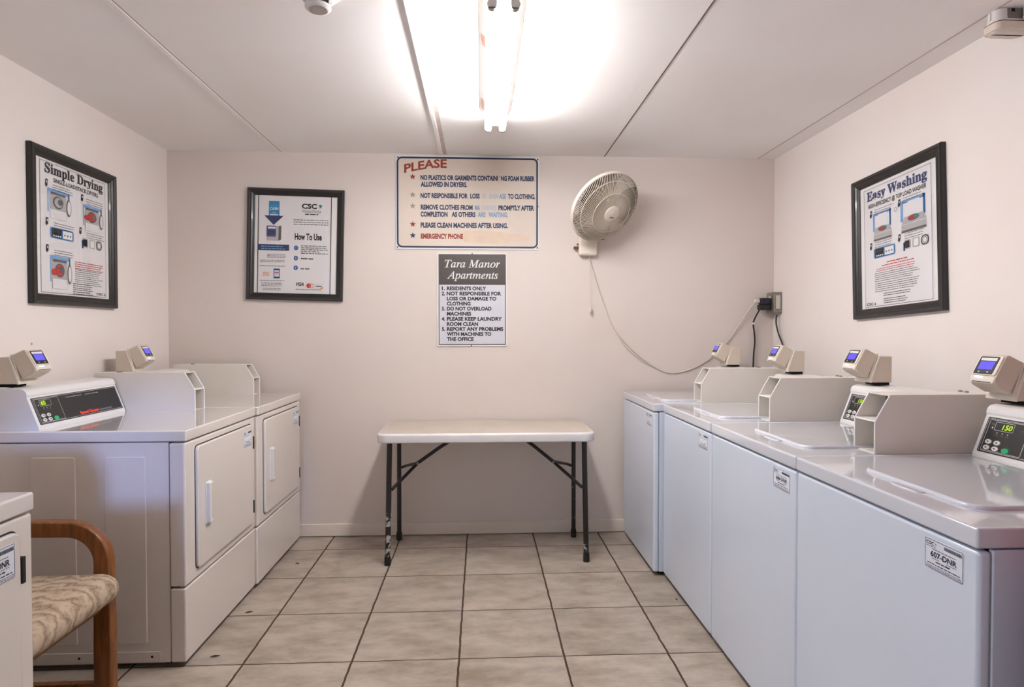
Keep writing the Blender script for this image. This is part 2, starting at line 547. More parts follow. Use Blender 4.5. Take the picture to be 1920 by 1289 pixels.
def rrp(a0, b0, a1, b1, r, n=4):
    P = []
    for cx, cy, t0 in ((a1 - r, b0 + r, -pi / 2), (a1 - r, b1 - r, 0), (a0 + r, b1 - r, pi / 2), (a0 + r, b0 + r, pi)):
        for k in range(n + 1):
            t = t0 + k * pi / 2 / n
            P.append((cx + r * cos(t), cy + r * sin(t)))
    return P

CAP = 0.7
_tc = {}
def text_mesh(body, bold=0.0, shear=0.0):
    key = (body, bold, shear)
    if key in _tc: return _tc[key]
    cu = bpy.data.curves.new('lettering', 'FONT')
    cu.body = body; cu.size = 1.0; cu.offset = bold; cu.shear = shear
    cu.resolution_u = 3; cu.fill_mode = 'FRONT'
    ob = bpy.data.objects.new('lettering', cu)
    me = bpy.data.meshes.new_from_object(ob)
    vs = [(v.co.x, v.co.y) for v in me.vertices]
    fs = [list(p.vertices) for p in me.polygons]
    bpy.data.objects.remove(ob); bpy.data.meshes.remove(me); bpy.data.curves.remove(cu)
    _tc[key] = (vs, fs)
    return vs, fs
_v, _ = text_mesh('H')
CAP = max(v[1] for v in _v)

def slab(mb, fr, a0, b0, a1, b1, r, d0, d1, mat, e=0.003, n=5):
    """rounded-corner plate between depths d0 and d1 with an eased front edge"""
    def ring(ins, d):
        return [fr.p(*q, d) for q in rrp(a0 + ins, b0 + ins, a1 - ins, b1 - ins, max(r - ins, 0.0005), n)]
    rings = [ring(0, d0), ring(0, d1 - e), ring(e * 0.3, d1 - e * 0.3), ring(e, d1)]
    return mb.loft(rings, mat, cap0=False, cap1=True)

def tag(o, label=None, cat=None, group=None, kind=None):
    if label: o['label'] = label
    if cat: o['category'] = cat
    if group: o['group'] = group
    if kind: o['kind'] = kind
    return o

def thing(name, loc, label, cat, group=None, rz=0.0, ry=0.0):
    o = bpy.data.objects.new(name, None)
    o.empty_display_size = 0.1
    C.objects.link(o)
    o.location = loc
    o.rotation_euler = (0, ry, rz)
    return tag(o, label, cat, group)

def struct(o):
    o['kind'] = 'structure'
    return o

LEFT, RIGHT, BACK = pi / 2, -pi / 2, 0.0    # local x = right, local -y = towards the room

# ------------------------------------------------------------------ the room
T = 0.12
mb = MB(); mb.box(XL - T, XR + T, YF - T, YB + T, -0.1, 0, 'floor_tile'); struct(mb.build('floor'))
mb = MB(); mb.box(XL - T, XR + T, YF - T, YB + T, CEIL, CEIL + 0.1, 'ceiling_paint'); struct(mb.build('ceiling'))
mb = MB(); mb.box(XL - T, XR + T, YB, YB + T, 0, CEIL, 'wall_paint_dimmed'); struct(mb.build('wall_back'))
mb = MB(); mb.box(XR, XR + T, YF, YB, 0, CEIL, 'wall_paint'); struct(mb.build('wall_right'))
WX0, WX1, WZ0, WZ1 = -1.20, -0.55, 1.45, 2.10          # made-up window opening for the added spot
mb = MB()
mb.box(XL - T, WX0, YF - T, YF, 0, CEIL, 'wall_paint')
mb.box(WX1, XR + T, YF - T, YF, 0, CEIL, 'wall_paint')
mb.box(WX0, WX1, YF - T, YF, 0, WZ0, 'wall_paint')
mb.box(WX0, WX1, YF - T, YF, WZ1, CEIL, 'wall_paint')
struct(mb.build('wall_front'))
mb = MB()
mb.box(XL - T, XL, DOOR_Y1, YB, 0, CEIL, 'wall_paint')
mb.box(XL - T, XL, YF, DOOR_Y0, 0, CEIL, 'wall_paint')
mb.box(XL - T, XL, DOOR_Y0, DOOR_Y1, DOOR_H, CEIL, 'wall_paint')
struct(mb.build('wall_left'))
mb = MB(); mb.box(XL - 3.5, XL - T, YF - 2.5, YB, -0.12, -0.02, 'asphalt'); struct(mb.build('ground'))
# ceiling battens and the board along the right wall
def batten(n, x0, x1, y0, th=0.008):
    mb = MB(); mb.box(x0, x1, y0, YB - 0.001, CEIL - th, CEIL + 0.002, 'ceiling_paint', bev=0.003, seg=2)
    return struct(mb.build('trim_%d' % n))
batten(1, -1.272, -1.242, YF, 0.003)
batten(2, -0.262, -0.238, YF, 0.007)
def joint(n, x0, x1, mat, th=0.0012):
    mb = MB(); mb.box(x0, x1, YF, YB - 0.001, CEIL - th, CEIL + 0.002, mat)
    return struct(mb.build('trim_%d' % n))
joint(3, 0.783, 0.789, 'joint_dark')
joint(4, 1.780, 1.786, 'joint_grey')
joint(5, -0.238, -0.214, 'recess_shade_grey')  # strip standing for the recess shade beside the batten, not a joint
joint(6, -1.242, -1.236, 'joint_grey')
mb = MB(); mb.box(XL + 0.01, XR - 0.01, YB - 0.013, YB + 0.002, 0.004, 0.080, 'trim_paint', bev=0.003, seg=2); struct(mb.build('baseboard_back'))
# unseen red door leaf, added to shade and redden the last washer's side
dr = bpy.data.objects.new('added_shade_door', None); C.objects.link(dr); dr.location = (0.99, 1.05, 0.01); struct(dr)
mb = MB(); mb.box(0, 0.82, -0.045, 0, 0, 2.0, 'shade_door_red', bev=0.002)
mb.build('shade_door_leaf', dr)
mb = MB(); mb.lathe([(0.0, 0), (0.03, 0.0), (0.012, 0.02), (0.012, 0.04), (0.028, 0.05), (0.028, 0.07), (0.0, 0.08)], (0.06, -0.045, 0.98), (0, -1, 0), 'shade_door_knob', n=16)
mb.build('door_handle', dr)  # handle of the added unseen shade door

# ------------------------------------------------------------------ laundry machines
TOP = 0.912

def id_label(parent, fr, a, b, w, h, number=None, tail=None):
    """small printed asset sticker with rounded border; (a,b) lower left"""
    mb = MB()
    slab(mb, fr, a, b, a + w, b + h, 0.004, 0.0, 0.0008, 'label_white', e=0.0003, n=3)
    d = 0.0011
    mb.outline(fr, rrp(a + 0.001, b + 0.001, a + w - 0.001, b + h - 0.001, 0.0035, 3), 0.0011, 'print_black', d)
    mb.text(fr, 'CSC', a + 0.04 * w, b + 0.80 * h, 0.105 * h, 'print_black', d, width=0.22 * w, bold=0.03)
    mb.ell(fr, a + 0.30 * w, b + 0.86 * h, 0.012 * w, 0.045 * h, 'print_teal', d)
    mb.greek(fr, a + 0.045 * w, b + 0.735 * h, 0.27 * w, 0.03 * h, 'print_grey', d)
    x = a + 0.52 * w
    while x < a + 0.95 * w:                                   # bar code
        q = random.uniform(0.006, 0.016) * w
        mb.rect(fr, x, b + 0.80 * h, x + q, b + 0.91 * h, 'print_black', d); x += q + 0.008 * w
    mb.greek(fr, a + 0.2 * w, b + 0.665 * h, 0.6 * w, 0.03 * h, 'print_grey', d)
    if number: mb.text(fr, number, a + 0.5 * w, b + 0.43 * h, 0.17 * h, 'print_black', d, width=0.68 * w, align='C', bold=0.03)
    elif tail: mb.text(fr, tail, a + 0.84 * w, b + 0.43 * h, 0.17 * h, 'print_black', d, width=0.42 * w, align='R', bold=0.03)
    mb.greek(fr, a + 0.2 * w, b + 0.36 * h, 0.2 * w, 0.03 * h, 'print_grey', d)
    mb.greek(fr, a + 0.58 * w, b + 0.36 * h, 0.25 * w, 0.03 * h, 'print_grey', d)
    mb.greek(fr, a + 0.3 * w, b + 0.27 * h, 0.4 * w, 0.045 * h, 'print_black', d)
    mb.greek(fr, a + 0.08 * w, b + 0.17 * h, 0.84 * w, 0.035 * h, 'print_black', d)
    mb.greek(fr, a + 0.05 * w, b + 0.10 * h, 0.9 * w, 0.025 * h, 'print_grey', d)
    mb.greek(fr, a + 0.05 * w, b + 0.055 * h, 0.9 * w, 0.025 * h, 'print_grey', d)
    return mb.build('id_label', parent)

def meter_case(parent, u0, u1, v0, v1):
    """open-fronted sheet metal coin case"""
    H = 0.183; t = 0.004
    prof = [(v0, 0), (v0, 0.100), (v0 + 0.047, H), (v1, H), (v1, 0)]
    mb = MB()
    fn = lambda a, c, u: (u, a, TOP + c)
    for a, b in ((u0, u0 + t), (u1 - t, u1)):
        mb.prism(prof, fn, a, b, 'case_metal', bev=0.0012)
    for uu in (u0 + t / 2, u1 - t / 2):
        mb.tube([(uu, v0 + 0.001, TOP + 0.002), (uu, v0 + 0.001, TOP + 0.100), (uu, v0 + 0.048, TOP + H - 0.001)], 0.0027, 'case_edge', n=6)
    mb.box(u0 + t, u1 - t, v0 + 0.047, v1, TOP + H - t, TOP + H, 'case_metal')
    mb.box(u0 + t, u1 - t, v0 + 0.006, v1, TOP, TOP + 0.003, 'case_metal')
    mb.box(u0 + t, u1 - t, v1 - t, v1, TOP, TOP + H, 'case_metal')
    o = mb.build('meter_case', parent)
    mb = MB()
    mb.box(u0 + t, u1 - t, v0 + 0.002, v0 + 0.11, TOP + 0.098, TOP + 0.103, 'case_edge', bev=0.001, seg=1)
    mb.build('shelf', o)
    mb = MB()
    um = u0 + t + 0.006
    mb.box(u0 + t, u1 - t, v0 + 0.105, v0 + 0.11, TOP + 0.003, TOP + H - t, 'case_inside')
    mb.box(u1 - t - 0.036, u1 - t - 0.006, v0 + 0.078, v0 + 0.105, TOP + 0.010, TOP + 0.085, 'mechanism', bev=0.002)
    mb.box(u1 - t - 0.030, u1 - t - 0.014, v0 + 0.074, v0 + 0.079, TOP + 0.022, TOP + 0.036, 'void_black')
    mb.lathe([(0.007, 0), (0.007, 0.006)], (u1 - t - 0.021, v0 + 0.079, TOP + 0.062), (0, -1, 0), 'void_black', n=12)
    mb.box(u1 - t - 0.05, u1 - t - 0.045, v0 + 0.07, v0 + 0.105, TOP + 0.104, TOP + 0.172, 'mechanism')
    mb.tube([(u1 - 0.03, v0 + 0.09, TOP + 0.17), (u1 - 0.034, v0 + 0.085, TOP + 0.15), (u1 - 0.027, v0 + 0.08, TOP + 0.13), (u1 - 0.032, v0 + 0.09, TOP + 0.108)], 0.0025, 'cord_black', n=6)
    mb.build('coin_mechanism', o)
    mb = MB()
    for uu in (u0 + 0.02, u0 + 0.045):
        mb.lathe([(0.0, 0.006), (0.006, 0.005), (0.007, 0)], (uu, v1 - 0.10, TOP + H), (0, 0, 1), 'galvanised', n=10, cap0=False)
    mb.build('screw', o)
    return o

def console(parent, u0, u1, vf, v1, text, digits, dim=False):
    """slanted control hood with black panel"""
    fn = lambda a, c, u: (u, a, TOP + c)
    prof = [(vf, 0), (vf + 0.002, 0.012), (vf + 0.046, 0.128), (vf + 0.044, 0.134), (vf + 0.047, 0.147), (vf + 0.056, 0.156),
            (vf + 0.070, 0.160), (v1, 0.163), (v1, 0)]
    mb = MB(); mb.prism(prof, fn, u0, u1, 'console_white', bev=0.002)
    o = mb.build('console', parent)
    base = Vector((u0, vf + 0.002, TOP + 0.012))
    yd = Vector((0, 0.044, 0.116))
    fr = Fr(base, (1, 0, 0), yd)
    W = u1 - u0; Hh = yd.length
    a0, a1, b0, b1 = 0.014, W - 0.012, 0.009, Hh - 0.006
    mb = MB()
    slab(mb, fr, a0, b0, a1, b1, 0.004, 0.0, 0.0016, 'panel_black', e=0.0006, n=3)
    d = 0.0020
    mb.outline(fr, rrp(a0 + 0.004, b0 + 0.004, a1 - 0.004, b1 - 0.004, 0.004, 3), 0.0009, 'print_white', d)
    sx = a0 + 0.145
    mb.outline(fr, rrp(a0 + 0.011, b0 + 0.007, sx, b1 - 0.007, 0.004, 3), 0.0011, 'print_white', d)
    # small print beside the display and the three status lamps
    mb.ring(fr, sx - 0.018, b1 - 0.030, 0.005, 0.005, 0.0008, 'print_grey', d, n=14)
    mb.rect(fr, a0 + 0.019, b1 - 0.022, a0 + 0.030, b1 - 0.019, 'print_grey', d)
    mb.rect(fr, a0 + 0.024, b1 - 0.034, a0 + 0.028, b1 - 0.029, 'print_white', d)
    for k in range(3):
        mb.ell(fr, a0 + 0.048 + 0.018 * k, b0 + 0.064, 0.0016, 0.0016, 'print_white', d, n=10)
        mb.rect(fr, a0 + 0.043 + 0.018 * k, b0 + 0.056, a0 + 0.053 + 0.018 * k, b0 + 0.058, 'print_grey', d)
    mb.greek(fr, sx + 0.045, b1 - 0.018, 0.10, 0.0035, 'print_lightgrey', d)
    mb.greek(fr, sx + 0.17, b1 - 0.018, 0.09, 0.0035, 'print_lightgrey', d)
    mb.text(fr, 'Speed Queen', sx + 0.095, b0 + 0.011, 0.011, 'print_redtext', d, width=0.125, bold=0.05)
    mb.text(fr, 'Commercial', sx + 0.226, b0 + 0.011, 0.009, 'print_lightgrey', d, width=0.085)
    mb.build('control_panel', o, 'black control panel with red and white print')
    mb = MB()
    slab(mb, fr, a0 + 0.034, b1 - 0.038, a0 + 0.098, b1 - 0.012, 0.003, 0.0, 0.0024, 'panel_black', e=0.0004, n=2)
    mb.outline(fr, rrp(a0 + 0.034, b1 - 0.038, a0 + 0.098, b1 - 0.012, 0.003, 2), 0.0009, 'print_white', 0.0027)
    mb.rect(fr, a0 + (0.037 if dim else 0.058), b1 - 0.035, a0 + (0.070 if dim else 0.095), b1 - 0.015, 'display_dim' if dim else 'display_back', 0.0027)
    mb.text(fr, digits, a0 + (0.042 if dim else 0.060), b1 - 0.033, 0.015, 'display_digits', 0.0030, width=0.024 if dim else 0.033, bold=0.02, shear=0.12)
    mb.build('display', o)
    bx = [(a0 + 0.030, b0 + 0.034), (a0 + 0.060, b0 + 0.034), (a0 + 0.030, b0 + 0.016), (a0 + 0.060, b0 + 0.016), (a0 + 0.095, b0 + 0.016)]
    for k, (ba, bb) in enumerate(bx):
        mb = MB(); mt = 'button_green' if k == 4 else 'button_white'
        ra, rb = (0.0125, 0.0085) if k == 4 else (0.011, 0.0072)
        def er(f, dd): return [fr.p(ba + ra * f * cos(2 * pi * q / 18), bb + rb * f * sin(2 * pi * q / 18), dd) for q in range(18)]
        mb.loft([er(1, 0.0016), er(1, 0.003), er(0.85, 0.0042)], mt, cap0=False)
        mb.ring(fr, ba, bb, ra * 1.28, rb * 1.35, 0.0006, 'print_grey', 0.0022, n=18)
        if k < 4:
            mb.rect(fr, ba - 0.005, bb - 0.0008, ba + 0.005, bb + 0.0008, 'print_black', 0.0045)
            mb.rect(fr, ba - 0.001, bb - 0.004, ba + 0.001, bb + 0.004, 'print_black', 0.0045)
        mb.build('button', o, 'green start button' if k == 4 else None)
    return o

def card_reader(parent, u0, vb, zb):
    """wedge bracket with a tilted reader head; u0 left side, vb front of the base, zb underside"""
    W = 0.105
    fn = lambda a, c, u: (u, vb + a, zb + c)
    mb = MB()
    mb.box(u0 + 0.012, u0 + W - 0.012, vb + 0.035, vb + 0.082, zb - 0.012, zb + 0.002, 'void_black')
    mb.prism([(0, 0), (0, 0.012), (0.030, 0.098), (0.038, 0.104), (0.084, 0.104), (0.084, 0)], fn, u0, u0 + W, 'reader_beige', bev=0.002)
    mb.prism([(-0.003, -0.001), (-0.003, 0.013), (0.031, 0.106), (0.037, 0.106), (0.0045, 0.012), (0.003, -0.001)], fn, u0 - 0.001, u0 + W + 0.001, 'reader_light', bev=0.001)
    o = mb.build('card_reader', parent)
    # head: side profile in (v, z)
    prof = [(-0.012, 0.018), (-0.052, 0.040), (-0.060, 0.050), (-0.062, 0.062), (-0.056, 0.074), (-0.026, 0.130), (-0.018, 0.134), (0.030, 0.110)]
    mb = MB(); mb.prism(prof, fn, u0 + 0.006, u0 + W - 0.006, 'reader_beige', bev=0.004, seg=3)
    # seam line round the back of the head
    mb.prism([(-0.004, 0.022), (0.026, 0.116), (0.030, 0.114), (0.000, 0.020)], fn, u0 + 0.005, u0 + W - 0.005, 'reader_light')
    mb.build('reader_head', o)
    A = Vector((u0 + 0.006, vb - 0.056, zb + 0.074)); Bv = Vector((0, 0.030, 0.056))
    fr = Fr(A, (1, 0, 0), Bv); L = Bv.length; Wd = W - 0.012
    mb = MB()
    slab(mb, fr, 0.004, -0.002, Wd - 0.004, L - 0.002, 0.006, -0.003, 0.0035, 'reader_light', e=0.0012, n=4)
    # lower lip, slot
    frl = Fr(Vector((u0 + 0.006, vb - 0.0625, zb + 0.048)), (1, 0, 0), (0, 0.006, 0.026))
    slab(mb, frl, 0.004, 0.002, Wd - 0.004, 0.024, 0.004, -0.003, 0.0025, 'reader_light', e=0.001, n=3)
    mb.rect(frl, 0.012, 0.004, Wd - 0.012, 0.0062, 'seam_dark', 0.003)
    mb.rect(frl, 0.020, 0.016, 0.050, 0.023, 'screen_glow', 0.003)
    mb.build('face_plate', o)
    mb = MB()
    slab(mb, fr, 0.010, 0.001, Wd - 0.014, L - 0.0045, 0.004, 0.0, 0.0045, 'panel_black', e=0.0006, n=3)
    mb.rect(fr, 0.019, 0.016, Wd - 0.022, 0.0425, 'screen_purple', 0.0049)
    mb.rect(fr, 0.016, 0.045, Wd - 0.020, 0.054, 'print_white', 0.0049)
    mb.ell(fr, 0.028, 0.008, 0.003, 0.002, 'print_white', 0.0049, n=8); mb.ell(fr, 0.060, 0.008, 0.003, 0.002, 'print_white', 0.0049, n=8)
    mb.build('reader_screen', o, 'lit purple screen in a black surround')
    return o

def washer(loc, w, label, number, readings, has_reader=(0.0, 0.595), conw=None):
    t = thing('washing_machine', loc, label, 'washing machine', 'top loading washers along the right wall', rz=RIGHT)
    D = 0.70
    mb = MB()
    mb.box(0.002, w - 0.002, 0.030, D, 0.022, 0.868, 'enamel_cool', bev=0.004)
    mb.box(0.012, w - 0.012, 0.03, D - 0.01, 0.80, 0.89, 'seam_dark')
    mb.build('cabinet', t)
    mb = MB(); mb.box(0.0, w, 0.0, 0.0285, 0.022, 0.866, 'enamel_cool', bev=0.009, seg=4); mb.build('front_panel', t)
    mb = MB(); mb.box(0.0, w, -0.004, D + 0.004, 0.871, TOP, 'enamel_cool_top', bev=0.006, seg=4); mb.build('worktop', t)
    frt = Fr((0, 0, TOP), (1, 0, 0), (0, 1, 0))
    mb = MB(); slab(mb, frt, 0.17, 0.085, w - 0.11, 0.50, 0.045, 0.0, 0.009, 'enamel_cool_top', e=0.006, n=8)
    o = mb.build('lid', t)
    mb = MB()                                        # finger grip scooped into the worktop in front of the lid
    slab(mb, frt, 0.325, 0.062, 0.425, 0.092, 0.014, 0.0, 0.0035, 'enamel_cool_top', e=0.003, n=6)
    mb.build('grip', o)
    console(t, 0.022, w - 0.135, 0.53, D, None, *readings)
    meter_case(t, w - 0.125, w - 0.019, 0.258, D)
    if has_reader: card_reader(t, has_reader[0], has_reader[1], 1.088)
    fr = Fr((0, 0, 0), (1, 0, 0), (0, 0, 1))
    id_label(t, fr, w - 0.142, 0.787, 0.106, 0.064, number)
    for uu in (0.05, w - 0.05):
        for vv in (0.06, D - 0.05):
            mb = MB(); mb.lathe([(0.022, 0), (0.022, 0.010), (0.010, 0.014), (0.010, 0.024)], (uu, vv, 0), (0, 0, 1), 'rubber_black', n=12); mb.build('foot', t)
    return t

XW = 0.955
washer((XW, 1.805, 0), 0.68, 'white washer nearest the camera on the right, sticker 607-DNR, panel showing 150', '607-DNR', ('150',))
washer((XW, 2.490, 0), 0.68, 'white washer second from the camera on the right, sticker reading 606-DNR on its front', '606-DNR', ('150',), (0.022, 0.595))
washer((XW, 3.160, 0), 0.66, 'white washer third from the camera in the right row, next to the corner washer', None, ('150',), (0.03, 0.595))
washer((0.905, 3.850, 0), 0.68, 'white washer in the far right corner, against the back wall', None, ('150',), (0.07, 0.595))

def dryer(loc, w, label, number=None, tail=None, reader=None, readings=('65', True), side_panel=True):
    t = thing('clothes_dryer', loc, label, 'clothes dryer', 'front loading dryers along the left wall', rz=LEFT)
    D = 0.70
    mb = MB()
    mb.box(0.004, w - 0.004, 0.062, D, 0.020, 0.868, 'enamel', bev=0.003)
    mb.box(0.014, w - 0.014, 0.05, D - 0.01, 0.80, 0.89, 'seam_dark')
    mb.box(0.014, w - 0.014, 0.03, 0.10, 0.06, 0.86, 'seam_dark')
    mb.build('cabinet', t)
    if side_panel:
        # pressed panels on the exposed side
        frs = Fr((0.004, D, 0), (0, -1, 0), (0, 0, 1))
        for (p0, p1) in ((0.130, 0.295), (0.400, 0.553)):
            mb = MB(); slab(mb, frs, p0, 0.095, p1, 0.815, 0.012, 0.0, 0.003, 'enamel', e=0.003, n=4); mb.build('pressed_panel', t)
        mb = MB(); slab(mb, frs, 0.05, 0.024, 0.60, 0.066, 0.004, 0.0, 0.0025, 'enamel', e=0.002, n=3)
        for q in (0.30, 0.57): mb.ell(frs, q, 0.046, 0.005, 0.005, 'void_black', 0.003, n=12)
        mb.build('skirt', t)
    mb = MB(); mb.box(0.0, w, 0.0, 0.060, 0.312, 0.866, 'enamel', bev=0.009, seg=4); mb.build('front_panel', t)
    mb = MB(); mb.box(0.0, w, 0.002, 0.060, 0.020, 0.306, 'enamel', bev=0.008, seg=4); mb.build('kick_panel', t)
    mb = MB(); mb.box(0.0, w, -0.005, D + 0.004, 0.871, TOP + 0.002, 'enamel_top', bev=0.006, seg=4); mb.build('worktop', t)
    fr = Fr((0, 0, 0), (1, 0, 0), (0, 0, 1))
    x0, x1, z0, z1 = 0.082, w - 0.054, 0.352, 0.838
    mb = MB()
    slab(mb, fr, x0 - 0.004, z0 - 0.004, x1 + 0.004, z1 + 0.004, 0.022, -0.001, 0.0016, 'seam_dark', e=0.0005)
    slab(mb, fr, x0, z0, x1, z1, 0.020, 0.0, 0.012, 'enamel', e=0.004)
    dr_ = mb.build('door', t)
    mb = MB()                                        # moulded pull: raised rim with a hollow face
    h0, h1, k0, k1 = x0 + 0.062, x0 + 0.112, 0.508, 0.680
    slab(mb, fr, h0, k0, h1, k1, 0.006, 0.012, 0.016, 'button_white', e=0.002)
    mb.box(h0 + 0.004, h0 + 0.014, -0.030, -0.014, k0 + 0.006, k1 - 0.006, 'button_white', bev=0.003)
    mb.box(h0 + 0.004, h1 - 0.006, -0.026, -0.014, k0 + 0.004, k0 + 0.012, 'button_white', bev=0.002)
    mb.box(h0 + 0.004, h1 - 0.006, -0.026, -0.014, k1 - 0.012, k1 - 0.004, 'button_white', bev=0.002)
    mb.rect(fr, h0 + 0.016, k0 + 0.014, h1 - 0.006, k1 - 0.014, 'case_metal', 0.0163)
    mb.build('door_handle', dr_)
    for hz in (0.715, 0.400):
        mb = MB(); mb.box(x1 + 0.001, x1 + 0.012, -0.014, 0.001, hz, hz + 0.062, 'leg_black', bev=0.002); mb.build('hinge', dr_)
    frd = Fr((0, -0.012, 0), (1, 0, 0), (0, 0, 1))
    id_label(dr_, frd, x1 - 0.118, z1 - 0.098, 0.098, 0.078, number, tail)
    console(t, 0.026, w - 0.130, 0.55, D, None, *readings)
    meter_case(t, w - 0.117, w - 0.017, 0.235, D)
    if reader: card_reader(t, reader[0], reader[1], 1.088)
    for uu in (0.06, w - 0.06):
        for vv in (0.09, D - 0.06):
            mb = MB(); mb.lathe([(0.022, 0), (0.022, 0.010), (0.010, 0.014), (0.010, 0.022)], (uu, vv, 0), (0, 0, 1), 'rubber_black', n=12); mb.build('foot', t)
    return t

dryer((-1.128, 2.390, 0), 0.722, 'white dryer behind the armchair, its side and black control panel showing', reader=(0.058, 0.650))
dryer((-1.118, 3.118, 0), 0.722, 'white dryer in the far left corner against the back wall, mostly behind another dryer', reader=(0.10, 0.655), side_panel=False)
dryer((-1.056, 0.772, 0), 0.722, 'white dryer at the lower left edge of the photo, in front of the wooden armchair', tail='-DNR', reader=None)

# ------------------------------------------------------------------ armchair
ch = thing('armchair', (-1.532, 1.83, 0), 'oak armchair with a marbled beige cushion, between two dryers', 'chair')
def arm_frame(y0, y1):
    """front leg bending back into the arm: a rectangular bar swept along a curve in XZ"""
    path = []
    xo, zt, R = 0.268, 0.632, 0.115       # centre line of the leg, of the arm, bend radius
    path.append((xo, 0.0)); path.append((xo, 0.25)); path.append((xo, zt - R))
    for k in range(1, 13):
        t = k / 12 * pi / 2
        path.append((xo - R + R * cos(t), zt - R + R * sin(t)))
    path.append((0.0, zt + 0.002)); path.append((-0.30, zt - 0.012))
    rings = []
    m = len(path)
    for i, (x, z) in enumerate(path):
        a = Vector(path[min(i + 1, m - 1)]) - Vector(path[max(i - 1, 0)]); a.normalize()
        nx, nz = a.y, -a.x                # outward
        hw = 0.030 if z < 0.5 else 0.026
        e = 0.006
        prof = [(-hw + e, y0), (hw - e, y0), (hw, y0 + e), (hw, y1 - e), (hw - e, y1), (-hw + e, y1), (-hw, y1 - e), (-hw, y0 + e)]
        rings.append([Vector((x + nx * q, yy, z + nz * q)) for q, yy in prof])
    mb = MB(); mb.loft(rings, 'oak_wood')
    return mb.build('arm_and_front_leg', ch)
arm_frame(0.262, 0.305)
arm_frame(-0.305, -0.262)
for s in (-1, 1):
    mb = MB()
    y0, y1 = (0.262, 0.305) if s > 0 else (-0.305, -0.262)
    mb.prism([(-0.33, 0), (-0.28, 0), (-0.245, 0.40), (-0.30, 0.86), (-0.345, 0.86), (-0.295, 0.40)], lambda a, c, t: (a, t, c), y0, y1, 'oak_wood', bev=0.004)
    mb.build('back_leg', ch)
    mb = MB(); mb.box(-0.29, 0.245, y0 + 0.008, y1 - 0.008, 0.055, 0.110, 'oak_wood', bev=0.004); mb.build('stretcher', ch)
    mb = MB(); mb.box(-0.27, 0.245, y0 + 0.008, y1 - 0.008, 0.358, 0.395, 'oak_wood', bev=0.004); mb.build('seat_rail', ch)
mb = MB(); mb.box(0.235, 0.268, -0.262, 0.262, 0.358, 0.395, 'oak_wood', bev=0.004); mb.build('front_rail', ch)
mb = MB(); mb.box(-0.05, -0.01, -0.265, 0.265, 0.085, 0.120, 'oak_wood', bev=0.004); mb.build('cross_stretcher', ch)
# cushion with rolled front edge
mb = MB()
rings = []
NX, hw = 22, 0.256
prof = []
for k in range(9):                         # front roll
    t = -pi / 2 + pi * k / 8
    prof.append((0.285 + 0.052 * cos(t), 0.442 + 0.050 * sin(t)))
for k in range(1, 8):
    x = 0.285 - 0.53 * k / 7
    prof.append((x, 0.492 + 0.006 * sin(pi * k / 7) - 0.02 * k / 7))
for k in range(1, 5):
    t = pi / 2 + pi * k / 5
    prof.append((-0.245 + 0.035 * cos(t), 0.432 + 0.038 * sin(t)))
prof.append((-0.24, 0.394))
for yy, q in ((-hw, 0.80), (-hw + 0.006, 0.93), (-hw + 0.02, 0.985), (-hw + 0.05, 1.0), (-0.1, 1.0), (0.0, 1.0), (0.1, 1.0), (hw - 0.05, 1.0), (hw - 0.02, 0.985), (hw - 0.006, 0.93), (hw, 0.80)):
    rings.append([Vector((0.0 + (x - 0.0) * (0.9 + 0.1 * q), yy, 0.440 + (z - 0.440) * q)) for x, z in prof])
mb.loft(rings, 'marbled_fabric')
mb.build('seat_cushion', ch)
mb = MB()
rings = []
for yy, q in ((-hw, 0.7), (-hw + 0.02, 0.95), (-0.12, 1.0), (0.12, 1.0), (hw - 0.02, 0.95), (hw, 0.7)):
    rings.append([Vector((-0.205 - 0.10 * zz / 0.42 + 0.035 * q * cx, yy, 0.47 + zz)) for zz, cx in ((0, -1), (0.0, 0.2), (0.06, 1), (0.34, 1), (0.40, 0.2), (0.40, -1))])
mb.loft(rings, 'marbled_fabric'); mb.build('backrest', ch)

